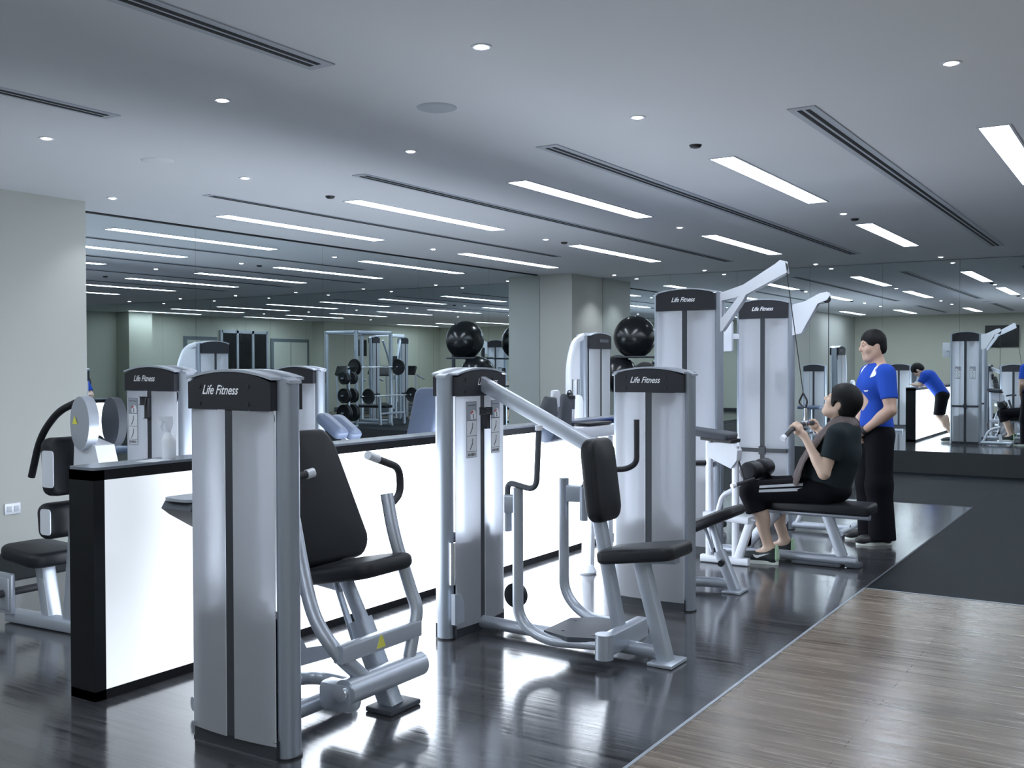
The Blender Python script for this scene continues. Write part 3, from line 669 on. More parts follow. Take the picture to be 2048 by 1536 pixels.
# ---- second tall tower
T = thing('cable_pulldown_machine', 'second tall tower, behind the one in use and nearer the far mirror', 'exercise machine', (8.9, 2.7, 0))
f5, tw5 = weight_tower(T, (8.9, 2.985, 0), (-1, 0, 0), w=.53, h=2.03, stack=.5, tall=True, bolts=False, logo_s=0)
bm = B()
for t0 in (-.035, .025):
    prism(bm, [(0, 1.97), (.10, 1.99), (.24, 2.06), (.30, 2.07), (.32, 2.03), (.30, 2.0), (.22, 1.97), (.08, 1.72), (0, 1.70)], (8.9, 2.735, 0), -EY, EZ, t0, t0+.01)
prism(bm, [(.02, 1.96), (.24, 2.05), (.24, 2.02), (.02, 1.93)], (8.9, 2.735, 0), -EY, EZ, -.03, .03)
part('top_arm', bm, 'white', T, smooth=0)
bm = B(); disc(bm, (8.88, 2.45, 2.01), EX, .035, .04, 20); part('pulley', bm, 'black', T)
bm = B(); tube(bm, [(8.9, 2.43, 2.0), (8.9, 2.43, .20)], .0035); part('cable', bm, 'black', T)
bm = B(); oval(bm, [(8.9, 2.94, .045), (8.9, 2.24, .045)], .07, .06); oval(bm, [(8.64, 2.26, .04), (9.16, 2.26, .04)], .06, .05); part('floor_rail', bm, 'silver', T)
bm = B(); rect(bm, [(8.9, 2.40, .06), (8.9, 2.43, .20)], .05, .05, up=EX); oval(bm, [(8.9, 2.7, .06), (8.9, 2.6, .28), (8.9, 2.42, .33)], .04, .05, .1, up=EX); part('low_bracket', bm, 'white', T)
bm = B(); box(bm, (8.84, 3.325, 1.70), (.05, .12, .27), None, .01); rect(bm, [(8.88, 3.20, 1.70), (8.86, 3.32, 1.70)], .05, .05, up=EZ); part('adjuster_box', bm, 'white', T)
placard(tw5, Frame(f5.c, -f5.n), -.17, -.075, 1.18, 1.40); placard(tw5, Frame(f5.c, -f5.n), .075, .17, 1.18, 1.40)

# ---- padded low row frame between them
T = thing('low_row_machine', 'white framed machine with slanted dark top pad between the two groups of towers', 'exercise machine', (7.18, 2.75, 0))
bm = B(); cushion(bm, rrect(.24, .42, .03, 4), (7.10, 2.83, .925), EX, V((0, 1, .10)), .05, .018, .004); part('top_pad', bm, 'mat_grey', T)
bm = B(); rect(bm, [(7.10, 2.83, .915), (7.10, 2.6, .895)], .20, .025); part('pad_tray', bm, 'black', T)
for x, y, z1 in ((7.10, 2.80, .90), (7.10, 2.60, .86)):
    bm = B(); rect(bm, [(x, y, .01), (x, y, z1)], .045, .045, up=EX); part('upright', bm, 'white', T)
bm = B(); prism(bm, [(2.62, .70), (2.80, .78), (2.80, .88), (2.61, .89), (2.57, .83), (2.575, .76)], (7.10, 0, 0), EY, EZ, -.05, .05); part('side_cover', bm, 'white', T, smooth=0)
bm = B(); rect(bm, [(7.10, 2.82, .355), (7.10, 2.48, .335)], .16, .05); part('shelf', bm, 'white', T)
bm = B(); rect(bm, [(7.1, 2.86, .03), (7.1, 2.5, .03)], .06, .05); part('floor_rail', bm, 'white', T)
bm = B(); oval(bm, [(7.10, 2.74, .36), (7.10, 2.70, .50), (7.10, 2.62, .54)], .035, .045, .08, up=EX); part('curved_brace', bm, 'white', T)
bm = B(); rect(bm, [(7.1, 2.48, .34), (7.1, 2.58, .05)], .05, .06, up=EY); part('leg', bm, 'white', T)
T = thing('row_bar', 'short black cable bar hanging from a hook beside the white framed machine', 'cable bar', (7.1, 2.53, .62))
bm = B(); tube(bm, [(7.02, 2.58, .585), (7.18, 2.49, .62)], .014); part('grip', bm, 'grip', T)
bm = B(); tube(bm, [(7.0, 2.592, .58), (7.03, 2.575, .587)], .018); part('end_cap', bm, 'white', T)
bm = B(); tube(bm, [(7.1, 2.535, .605), (7.1, 2.545, .66), (7.1, 2.575, .75)], .006, .02); part('hook', bm, 'black', T)

# ---- pad machine in front of the counter, mostly behind the third tower
T = thing('leg_raise_machine', 'machine with split grey back pads and white cross beam, in front of the lit counter', 'exercise machine', (6.35, 3.42, 0))
bm = B(); cushion(bm, [(-.11, -.10), (.05, -.11), (.09, -.02), (.07, .10), (-.04, .11), (-.12, .02)], (5.90, 3.48, 1.13), EX, EZ, .05, .02, .006); part('back_pad', bm, 'mat_grey', T)
bm = B(); cushion(bm, [(-.08, -.10), (.08, -.11), (.09, .05), (.0, .12), (-.05, .05)], (6.13, 3.50, 1.13), EX, EZ, .05, .02, .006); part('back_pad', bm, 'mat_grey', T)
bm = B(); lathe(bm, [(.03, 0), (.065, .015), (.07, .05), (.07, .17), (.065, .20), (.03, .215)], (5.80, 3.44, 1.0), EX, 20); part('roller', bm, 'vinylb', T)
bm = B(); rect(bm, [(6.02, 3.44, .975), (6.80, 3.44, .975)], .12, .085); part('cross_beam', bm, 'white', T)
bm = B(); box(bm, (6.50, 3.44, 1.03), (.36, .12, .02), None, .006); part('arm_pad', bm, 'vinyl', T)
bm = B(); tube(bm, [(5.99, 3.46, .97), (5.99, 3.46, 1.16)], .018); box(bm, (5.99, 3.46, 1.22), (.06, .05, .12), None, .015); part('head_post', bm, 'white', T)
bm = B(); rect(bm, [(6.48, 3.44, .95), (6.40, 3.42, .5), (6.30, 3.38, .03)], .06, .08, .2, up=EY); part('leg', bm, 'white', T)
bm = B(); lathe(bm, [(.055, 0), (.06, .012), (.045, .04), (.03, .06)], (6.28, 3.365, 0), EZ, 20); part('foot', bm, 'white', T)
bm = B(); rect(bm, [(6.76, 3.46, .95), (6.76, 3.46, .01)], .06, .08, up=EX); part('leg', bm, 'white', T)

# ---- machines behind the counter
T = thing('ab_crunch_machine', 'machine at far left with stacked dark pads, round hub and curved arm', 'exercise machine', (3.5, 5.1, 0))
f6, tw6 = weight_tower(T, (4.09, 5.12, 0), (-1, 0, 0), w=.54, h=1.455, stack=.5, bolts=False)
placard(tw6, f6, -.185, -.10, .975, 1.255)
bm = B(); box(bm, f6.p(0, .09, 1.20), (.035, .03, .13), (f6.a, f6.n, EZ), .006); box(bm, f6.p(-.02, .1, 1.24), (.05, .03, .05), (f6.a, f6.n, EZ), .006); part('selector_pin', bm, 'black', tw6)
bm = B(); tube(bm, [(3.41, 4.93, 1.14), (3.47, 4.925, 1.14)], ellprof(.29, .19, 28), up=EZ); part('hub', bm, 'silver', T)
bm = B(); tube(bm, [(3.60, 4.93, 1.14), (3.65, 4.925, 1.14)], ellprof(.27, .18, 28), up=EZ); part('hub', bm, 'mat_grey', T)
bm = B(); prism(bm, [(-.02, -.025), (.025, -.025), (0, .02)], (3.408, 4.97, 1.16), -EY, EZ, 0, .0015); part('warning_label', bm, 'yellow', T, 'small yellow warning triangle', 0)
bm = B(); tube(bm, [(3.44, 5.0, 1.25), (3.44, 5.16, 1.20), (3.44, 5.33, 1.06), (3.44, 5.42, .82)], .020, .25, nf=10); part('roller_arm', bm, 'vinyl', T)
bm = B(); prism(bm, [(5.02, 1.06), (4.84, 1.02), (4.80, .90), (4.86, .82), (4.74, .80), (4.74, .68), (5.02, .68), (5.03, .9)], (3.50, 0, 0), EY, EZ, -.06, .06); part('side_housing', bm, 'white', T, smooth=0)
bm = B(); cushion(bm, rrect(.36, .32, .05, 5), (3.52, 5.08, .90), -EX, V((0, .06, 1)), .11, .03, .01); part('back_pad', bm, 'vinyl', T)
bm = B(); cushion(bm, rrect(.36, .20, .05, 5), (3.52, 5.13, .60), -EX, V((0, .10, 1)), .11, .045, .01); part('lumbar_pad', bm, 'vinyl', T)
for z0, z1, y0, y1 in ((.79, .99, 5.05, 5.15), (.53, .67, 5.08, 5.17)):
    bm = B(); prism(bm, rrect(y1-y0, z1-z0, .02), (3.335, (y0+y1)/2, (z0+z1)/2), -EY, EZ, 0, .006); part('side_plate', bm, 'white', T)
bm = B(); cushion(bm, rrect(.36, .40, .08, 6, .15), (3.47, 5.38, .345), EX, V((0, 1, .06)), .085, .03, .01); part('seat', bm, 'vinyl', T)
bm = B(); rect(bm, [(3.46, 5.34, .36), (3.43, 5.22, .03)], .09, .07, up=EY); part('seat_post', bm, 'silver', T)
bm = B(); prism(bm, [(-.026, -.04), (.026, -.04), (.026, .04), (-.026, .04)], (3.425, 5.285, .22), -EY, EZ, .018, .0195); part('sticker', bm, 'paper', T, 'white sticker', 0)
bm = B(); rect(bm, [(3.47, 5.0, .70), (3.44, 5.04, .03)], .10, .09, up=EY); part('main_post', bm, 'silver', T)
bm = B(); rect(bm, [(3.38, 5.52, .035), (3.42, 4.80, .035)], .10, .06); part('floor_rail', bm, 'silver', T)
bm = B(); box(bm, (3.33, 5.50, .17), (.03, .14, .23), None, .01); box(bm, (3.315, 5.50, .17), (.012, .10, .18), None, .004); part('foot_stop', bm, 'silver', T)
bm = B(); tube(bm, [(3.28, 5.50, .17), (3.52, 5.50, .17)], .022); part('foot_roller', bm, 'grip', T)

T = thing('leg_curl_machine', 'grey capped tower showing just behind the nearest tower, beyond the counter', 'exercise machine', (6.6, 6.3, 0))
weight_tower(T, (6.57, 6.36, 0), (-1, 0, 0), h=1.45, logo=False, bolts=False)
bm = B(); cushion(bm, rrect(.3, .5, .06, 5), (7.1, 6.3, .5), EX, EY, .07, .025); part('seat', bm, 'vinylb', T)
bm = B(); rect(bm, [(7.1, 6.3, .5), (7.1, 6.3, .02)], .08, .08, up=EX); rect(bm, [(6.6, 6.3, .04), (7.3, 6.3, .04)], .08, .06); part('floor_frame', bm, 'silver', T)

T = thing('cable_cross_machine', 'narrow tower with rounded white side arm, in front of the pale pillar', 'exercise machine', (9.6, 5.0, 0))
f8, tw8 = weight_tower(T, (9.60, 5.07, 0), (0, -1, 0), w=.56, h=1.79, stack=.5, tall=True, logo=False, bolts=False)
bm = B(); box(bm, f8.p(.06, .0835, 1.70), (.20, .004, .035), (f8.a, f8.n, EZ), .001); part('cap_badge', bm, 'mat_grey', tw8)
bm = B(); tube(bm, [(9.34, 5.07, 1.74), (9.16, 5.07, 1.68), (9.05, 5.07, 1.45), (9.05, 5.07, .4)], rectprof(.05, .06, .01), .12, up=EY); part('side_arm', bm, 'white', T)
bm = B(); prism(bm, [(9.07, 1.30), (9.30, 1.30), (9.30, 1.68), (9.18, 1.66), (9.08, 1.48)], (0, 5.09, 0), EX, EZ, -.01, .01); tube(bm, [(9.18, 5.07, 1.30), (9.18, 5.07, 1.12)], .02); part('side_plate', bm, 'white', T, smooth=0)
bm = B(); cushion(bm, rrect(.2, .34, .08, 6), (9.0, 4.98, .98), EX, EZ, .06, .02); part('arm_pad', bm, 'white', T)

# ---- preacher style leg bench behind the counter
T = thing('roller_bench', 'bench with a split blue grey pad and two rollers, just beyond the counter top', 'weight bench', (5.75, 5.0, 0))
for dx in (0, .145):
    bm = B(); cushion(bm, rrect(.135, .26, .04, 5), (5.52+dx, 5.06, .985-dx*.12), EX, V((.0, .75, .5)), .07, .025, .01); part('pad', bm, 'vinylb', T)
for dx in (0, .12):
    bm = B(); lathe(bm, [(.03, 0), (.05, .012), (.052, .09), (.03, .10)], (5.87+dx*1.1, 4.95, .86), EX, 18); part('roller', bm, 'vinylb', T)
bm = B(); rect(bm, [(5.62, 5.06, .97), (5.78, 5.0, .80), (5.78, 5.0, .02)], .05, .06, .1, up=EY); rect(bm, [(5.78, 5.0, .84), (6.1, 4.95, .84)], .03, .03); rect(bm, [(5.78, 4.7, .03), (5.78, 5.4, .03)], .06, .05); part('frame', bm, 'silver', T)
T = thing('incline_bench', 'reclined blue grey back pad showing above the counter left of the placard tower', 'weight bench', (6.6, 5.0, 0))
bm = B(); cushion(bm, rrect(.26, .70, .06, 5), (6.56, 5.0, .92), -EY, V((.32, 0, .95)), .07, .025, .01); part('back_pad', bm, 'vinylb', T)
bm = B(); rect(bm, [(6.52, 5.0, .85), (6.35, 5.0, .45), (6.3, 5.0, .02)], .06, .06, .1, up=EY); rect(bm, [(6.0, 5.0, .03), (6.8, 5.0, .03)], .06, .05); part('frame', bm, 'silver', T)
bm = B(); cushion(bm, rrect(.40, .28, .06, 5), (6.22, 5.0, .46), EX, EY, .07, .025); part('seat', bm, 'vinylb', T)

# ---- balls on a rack by the far mirror
T = thing('ball_rack', 'slim grey ball stand beside the pale pillar', 'rack', (13.7, 6.45, 0))
bm = B(); rect(bm, [(13.95, 6.0, .0), (13.95, 6.0, 1.75)], .05, .05, up=EX); rect(bm, [(13.95, 7.0, .0), (13.95, 7.0, 1.4)], .05, .05, up=EX); part('post', bm, 'mat_grey', T)
for z, y0, y1 in ((1.56, 6.22, 6.78), (1.08, 6.42, 7.0)):
    bm = B()
    for x in (13.42, 13.72): tube(bm, [(13.95, y0, z), (x, y0+.02, z), (x, y1, z), (13.95, y1, z)], .015, .03)
    part('cradle', bm, 'mat_grey', T)
for (x, y, z, r, lb) in ((13.57, 6.50, 1.85, .31, 'largest shiny black exercise ball, on top beside the tall tower'), (13.55, 6.76, 1.31, .28, 'black exercise ball lower down, its top just above the third tower')):
    bm = B(); sphere(bm, (x, y, z), r, seg=40); single('exercise_ball', bm, 'ball', lb, 'exercise ball', (x, y, z-r), 'black exercise balls', 60)

# ---- small things on the counter
T = thing('shaker_bottle', 'shaker bottle with black lid standing on the counter by the tower with the white arm', 'bottle', (7.03, 3.93, 1.012))
c = V((7.03, 3.93, 1.012))
bm = B(); lathe(bm, [(.033, 0), (.036, .005), (.040, .09)], c, n=24); part('base', bm, 'white', T)
bm = B(); lathe(bm, [(.040, .09), (.042, .165), (.041, .17)], c, n=24); part('body', bm, 'mat_grey', T)
bm = B(); lathe(bm, [(.045, .168), (.045, .195), (.03, .20), (.022, .215), (.02, .22)], c, n=24); tube(bm, [c+V((-.04, 0, .195)), c+V((-.03, 0, .235)), c+V((.02, 0, .235)), c+V((.03, 0, .2))], .005, .02); part('lid', bm, 'black', T)
T = thing('spray_bottle', 'clear white spray bottle standing on the near end of the counter', 'bottle', (3.20, 3.95, 1.012))
c = V((3.20, 3.95, 1.012))
bm = B(); lathe(bm, [(.030, 0), (.034, .006), (.034, .085), (.026, .11), (.012, .125), (.011, .14)], c, n=24); part('body', bm, 'plastic', T)
bm = B(); prism(bm, [(-.012, .135), (.014, .135), (.022, .165), (.020, .20), (-.035, .20), (-.045, .185), (-.012, .172)], c, V((.8, -.6, 0)), EZ, -.011, .011); part('trigger_head', bm, 'white', T)
bm = B(); tube(bm, [c+V((-.02, .012, .175)), c+V((-.028, .018, .15)), c+V((-.02, .012, .13))], .004); part('trigger', bm, 'white', T)
bm = B(); prism(bm, [(-.07, -.05), (.07, -.05), (.07, .05), (-.07, .05)], (3.10, 3.93, 0), V((.95, .3, 0)), V((-.3, .95, 0)), 1.0122, 1.0130); single('paper_sheet', bm, 'paper', 'white sheet of paper lying on the counter by the spray bottle', 'paper', (3.10, 3.93, 1.012), smooth=0)
T = thing('digital_timer', 'small white digital timer lying on the counter right of the placard tower', 'timer', (5.62, 3.94, 1.012))
bm = B(); box(bm, (5.62, 3.94, 1.029), (.10, .06, .034), None, .008); part('case', bm, 'white', T)
bm = B(); bx(bm, (5.592, 3.908, 1.02), (5.648, 3.911, 1.038)); part('screen', bm, 'cap', T, smooth=0)
# ------------------------------------------------------------------ people: signed distance bodies meshed with surface nets
def npv(p): return np.array(p, float)
class Body:
    def __init__(s): s.pr = []
    def add(s, fn, lo, hi, k=.02, sub=False): s.pr.append((fn, npv(lo), npv(hi), k, sub)); return s
    def cone(s, a, b, r1, r2, k=.02, sub=False, clip=None):
        a, b = npv(a), npv(b); ba = b-a; L2 = ba@ba
        def fn(P):
            pa = P-a; h = np.clip((pa@ba)/L2, 0, 1)
            d = np.linalg.norm(pa-h[..., None]*ba, axis=-1)-(r1+(r2-r1)*h)
            if clip is not None:
                for c, n in clip: d = np.maximum(d, (P-npv(c))@npv(n))
            return d
        r = max(r1, r2); return s.add(fn, np.minimum(a, b)-r, np.maximum(a, b)+r, k, sub)
    def ell(s, c, rad, ax=None, k=.02, sub=False, clip=None):
        c, rad = npv(c), npv(rad); A = np.eye(3) if ax is None else np.array([npv(q)/np.linalg.norm(npv(q)) for q in ax])
        def fn(P):
            q = (P-c)@A.T; k0 = np.linalg.norm(q/rad, axis=-1); k1 = np.linalg.norm(q/(rad*rad), axis=-1)
            d = k0*(k0-1)/np.maximum(k1, 1e-6)
            if clip is not None:
                for cc, n in clip: d = np.maximum(d, (P-npv(cc))@npv(n))
            return d
        R = rad.max(); return s.add(fn, c-R, c+R, k, sub)
    def chain(s, pts, rs, k=.012):
        for i in range(len(pts)-1): s.cone(pts[i], pts[i+1], rs[i], rs[i+1], k)
        return s
    def mesh(s, h=.006):
        lo = np.min([p[1] for p in s.pr if not p[4]], 0)-.03; hi = np.max([p[2] for p in s.pr if not p[4]], 0)+.03
        n = np.ceil((hi-lo)/h).astype(int)+1
        D = np.full(n, .1)
        for fn, a, b, k, sub in s.pr:
            i0 = np.maximum(((a-lo-k-.02)/h).astype(int), 0); i1 = np.minimum(((b-lo+k+.02)/h).astype(int)+2, n)
            if (i1 <= i0).any(): continue
            g = np.stack(np.meshgrid(*[lo[i]+h*np.arange(i0[i], i1[i]) for i in range(3)], indexing='ij'), -1)
            d = fn(g); sl = tuple(slice(i0[i], i1[i]) for i in range(3)); o = D[sl]
            if sub:
                d = -d; t = np.clip(.5-.5*(o-d)/k, 0, 1); D[sl] = o*(1-t)+d*t+k*t*(1-t)
            else:
                t = np.clip(.5+.5*(o-d)/k, 0, 1); D[sl] = o*(1-t)+d*t-k*t*(1-t)
        return nets(D, lo, h)
def nets(D, lo, h):
    S = D < 0; nx, ny, nz = D.shape
    cs = [(i, j, k) for i in (0, 1) for j in (0, 1) for k in (0, 1)]
    sub = lambda A, i, j, k: A[i:nx-1+i, j:ny-1+j, k:nz-1+k]
    cnt = sum(sub(S, *c).astype(np.int8) for c in cs)
    act = (cnt > 0) & (cnt < 8); idx = np.argwhere(act)
    ids = np.full(act.shape, -1, np.int64); ids[act] = np.arange(len(idx))
    vals = {c: D[idx[:, 0]+c[0], idx[:, 1]+c[1], idx[:, 2]+c[2]] for c in cs}
    acc = np.zeros((len(idx), 3)); m = np.zeros(len(idx))
    for a in cs:
        for ax_ in range(3):
            if a[ax_]: continue
            b = list(a); b[ax_] = 1; b = tuple(b); va, vb = vals[a], vals[b]
            x = (va < 0) != (vb < 0); t = np.where(x, va/np.where(x, va-vb, 1), 0)
            p = np.zeros((len(idx), 3)); p += a; p[:, ax_] = t
            acc += p*x[:, None]; m += x
    P = lo+h*(idx+acc/m[:, None])
    quads = []
    for ax_ in range(3):
        u, v = (ax_+1) % 3, (ax_+2) % 3
        a = [slice(None)]*3; b = [slice(None)]*3; a[ax_] = slice(0, -1); b[ax_] = slice(1, None)
        e = np.argwhere(S[tuple(a)] != S[tuple(b)])
        e = e[(e[:, u] > 0) & (e[:, v] > 0) & (e[:, u] < D.shape[u]-1) & (e[:, v] < D.shape[v]-1)]
        fl = S[e[:, 0], e[:, 1], e[:, 2]]; c = []
        for du, dv in ((1, 1), (0, 1), (0, 0), (1, 0)):
            q = e.copy(); q[:, u] -= du; q[:, v] -= dv; c.append(ids[q[:, 0], q[:, 1], q[:, 2]])
        q = np.stack(c, 1); q[~fl] = q[~fl][:, ::-1]; quads.append(q)
    Q = np.concatenate(quads); Q = Q[(Q >= 0).all(1)]
    return P, Q
def body_obj(name, bd, mat, parent, h=.006, smooth_it=2, label=None):
    P, Q = bd.mesh(h); me = bpy.data.meshes.new(name)
    nb = np.zeros_like(P); c = np.zeros(len(P)); E_ = np.concatenate([Q[:, [0, 1]], Q[:, [1, 2]], Q[:, [2, 3]], Q[:, [3, 0]]])
    for _ in range(smooth_it):
        nb[:] = 0; c[:] = 0
        np.add.at(nb, E_[:, 0], P[E_[:, 1]]); np.add.at(nb, E_[:, 1], P[E_[:, 0]]); np.add.at(c, E_[:, 0], 1); np.add.at(c, E_[:, 1], 1)
        P = P*.5+.5*nb/np.maximum(c, 1)[:, None]
    P = P-npv(origin(parent))
    me.from_pydata([], [], []); me.vertices.add(len(P)); me.vertices.foreach_set('co', P.astype(np.float32).ravel())
    me.loops.add(len(Q)*4); me.loops.foreach_set('vertex_index', Q.astype(np.int32).ravel())
    me.polygons.add(len(Q)); me.polygons.foreach_set('loop_start', np.arange(0, len(Q)*4, 4, dtype=np.int32)); me.polygons.foreach_set('loop_total', np.full(len(Q), 4, np.int32))
    me.update(calc_edges=True); me.validate(); me.polygons.foreach_set('use_smooth', [True]*len(me.polygons))
    for m in (mat if isinstance(mat, list) else [mat]): me.materials.append(M[m])
    o = bpy.data.objects.new(name, me); COL.objects.link(o); o.parent = parent
    if label: o['label'] = label
    return o
def orth(d, hint=None):
    d = V(d).normalized(); a, b = basis(d, hint); return (a, b, d)
def lerp(a, b, t): return V(a)*(1-t)+V(b)*t
def head(bd, C, Fw, U, s=1., nose=1.):
    C = V(C); Fw = V(Fw).normalized(); U = (V(U)-Fw*V(U).dot(Fw)).normalized(); L = U.cross(Fw)
    q = lambda f, l, u: C+(Fw*f+L*l+U*u)*s
    ax = (L, Fw, U)
    bd.ell(q(-.012, 0, .025), (.077*s, .098*s, .095*s), ax, .02)
    bd.ell(q(.026, 0, -.03), (.064*s, .07*s, .092*s), ax, .03)
    bd.ell(q(.05, 0, -.092), (.040*s, .040*s, .026*s), ax, .03)
    bd.cone(q(.074, 0, -.1), q(.07, 0, -.104), .018*s, .016*s, .02)
    for e in (-1, 1):
        bd.cone(q(-.01, e*.055, -.05), q(.05, e*.036, -.095), .026*s, .022*s, .03)
        bd.cone(q(.083, e*.012, .037), q(.076, e*.045, .036), .010*s, .010*s, .014)
        bd.ell(q(.062, e*.045, -.022), (.024*s, .026*s, .024*s), ax, .025)
        bd.ell(q(.098, e*.033, .014), (.014*s, .013*s, .010*s), ax, .012, sub=True)
        bd.ell(q(.086, e*.032, .014), (.012*s, .012*s, .011*s), ax, .004)
        bd.ell(q(-.012, e*.079, -.008), (.010*s, .020*s, .033*s), (L, Fw-L*e*.3, U), .006)
        bd.ell(q(-.004, e*.090, -.006), (.006*s, .010*s, .018*s), ax, .005, sub=True)
    bd.cone(q(.092, 0, .022), q(.112, 0, -.018), .008*s, .013*s, .012)
    for e in (-1, 1): bd.ell(q(.100, e*.012, -.022), (.009*s, .011*s, .008*s), ax, .008)
    bd.cone(q(.089, -.016, -.053), q(.089, .016, -.053), .0075*s, .0075*s, .008)
    bd.cone(q(.088, -.014, -.066), q(.088, .014, -.066), .0085*s, .0085*s, .008)
    return q, ax
def face_parts(root, bodyo, q, s=1.):
    for e in (-1, 1):
        a = B(); tube(a, [q(.0955, e*.021, .014), q(.0985, e*.033, .0155), q(.0935, e*.044, .013)], ellprof(.006*s, .008*s, 8), radii=[.4, 1, .4]); part('eye', a, 'eye', bodyo)
        a = B(); tube(a, [q(.0915, e*.015, .037), q(.088, e*.034, .0415), q(.079, e*.052, .036)], ellprof(.0055*s, .005*s, 8), radii=[.8, 1, .3]); part('eyebrow', a, 'hair', bodyo)
    a = B(); tube(a, [q(.091, -.019, -.0585), q(.0985, 0, -.0585), q(.091, .019, -.0585)], ellprof(.009*s, .006*s, 8), radii=[.3, 1, .3]); part('lips', a, 'lip', bodyo)
def hair_sdf(q, ax, s=1., fringe=.058, thick=.016, nape=-.07, top=.0):
    h = Body(); 
    h.ell(q(-.014, 0, .028+top), ((.077+thick)*s, (.098+thick)*s, (.096+thick)*s), ax, .01)
    h.ell(q(-.045, 0, -.02), ((.066+thick*.6)*s, (.066+thick*.6)*s, (.075)*s), ax, .02)
    h.ell(q(.155, 0, -.035), (.15*s, .115*s, .093*s+fringe*.4), ax, .006, sub=True)
    h.ell(q(.03, 0, -.13), (.12*s, .075*s, .10*s), ax, .008, sub=True)
    for e in (-1, 1): h.ell(q(.0, e*.095, -.015), (.03*s, .03*s, .038*s), ax, .006, sub=True)
    n = -npv(ax[2]); c = npv(q(0, 0, nape))
    h.add(lambda P: (P-c)@n*-1., c-.3, c+[.3, .3, .05], .01, True)
    return h
def finger(bd, base, d, curl_axis, lens, ang, r):
    """three bones starting along d, each turned about curl_axis by ang"""
    p = V(base); d = V(d).normalized(); pts = [p]
    for l_, a_ in zip(lens, ang):
        d = Matrix.Rotation(a_, 3, V(curl_axis)) @ d; p = p+d*l_; pts.append(p)
    bd.chain(pts, [r, r*.95, r*.88, r*.75], .006)
def grip_hand(bd, c, axis, wrist, rb=.017, s=1., thumb=1):
    """hand closed round a bar: palm on the wrist side, four fingers wrapped, thumb opposing"""
    c, ax_ = V(c), V(axis).normalized(); wd = V(wrist)-c; wd = (wd-ax_*wd.dot(ax_)).normalized(); sd = ax_.cross(wd)
    P = lambda a, r, t: c+ax_*t+(wd*math.cos(a)+sd*math.sin(a))*r
    R = rb+.009
    for i, t in enumerate((-.033, -.011, .011, .031)):
        pts = [P(math.radians(a), R+(.004 if a == 70 else 0), t) for a in (35, 80, 130, 185, 235, 275 if i in (1, 2) else 262)]
        bd.chain(pts, [.0095, .0095, .009, .0085, .008, .0065], .005)
    pal = [P(math.radians(a), R+.006, 0) for a in (40, 5, -30)]
    for a, t0 in zip((42, 10, -22), (.03, .031, .028)): bd.cone(P(math.radians(a), R+.007, -t0), P(math.radians(a), R+.007, t0), .014, .013, .014)
    bd.cone(P(0, R+.012, -.012), P(0, R+.05, 0), .024, .022, .02); bd.cone(P(0, R+.012, .012), P(0, R+.05, 0), .022, .022, .02)
    tb = .034*thumb
    bd.chain([P(math.radians(-20), R+.018, tb*.8), P(math.radians(-55), R+.006, tb*1.15), P(math.radians(-100), R+.001, tb*1.0), P(math.radians(-140), R+.001, tb*.75)], [.013, .0115, .010, .008], .006)
    return P(0, R+.06, 0)
def shoe(root, heel, toe, up=EZ, ankle=None, mats=('shoe', 'sole', None), name='shoe', w=.046):
    heel, toe = V(heel), V(toe); d = (toe-heel); Ln = d.length; d.normalize(); sd = V(up).cross(d)
    b = Body()
    b.cone(heel+d*.04+V(up)*.048, heel+d*(Ln-.06)+V(up)*.040, w*.80, w*.80, .03, clip=[(heel+V(up)*.016, -V(up))])
    b.ell(heel+d*(Ln-.075)+V(up)*.036, (w*1.02, .085, .036), (sd, d, up), .03, clip=[(heel+V(up)*.016, -V(up))])
    b.cone(heel+d*.045+V(up)*.05, heel+d*.055+V(up)*.095, w*.83, w*.82, .03)
    b.cone(heel+d*.07+V(up)*.075, heel+d*(Ln*.60)+V(up)*.045, w*.7, w*.62, .03)
    o = body_obj(name, b, mats[0], root, .005)
    out = []
    for k in range(28):
        a = 2*math.pi*k/28; x = math.cos(a); y = math.sin(a)
        ww = w*(.86 if x < 0 else 1.06)*(1 if x < .5 else 1-.25*(x-.5))
        out.append((Ln/2*x*abs(x)**-.25 if x else 0, ww*(abs(y)**.8)*(1 if y >= 0 else -1)))
    m = B(); prism(m, out, heel+d*Ln/2, d, V(up).cross(d), 0.001, .026); part('sole', m, mats[1], o, 'white sole')
    return o, d, sd
def sports_mark(parent, C, U, W, L, mat='logo', d=.0):
    m = B(); prism(m, [(-.5*L, .06*L), (-.42*L, -.10*L), (-.25*L, -.16*L), (.55*L, .20*L), (-.22*L, .02*L), (-.36*L, .02*L)], C, U, W, d, d+.0012); return part('tick_mark', m, mat, parent, smooth=0)

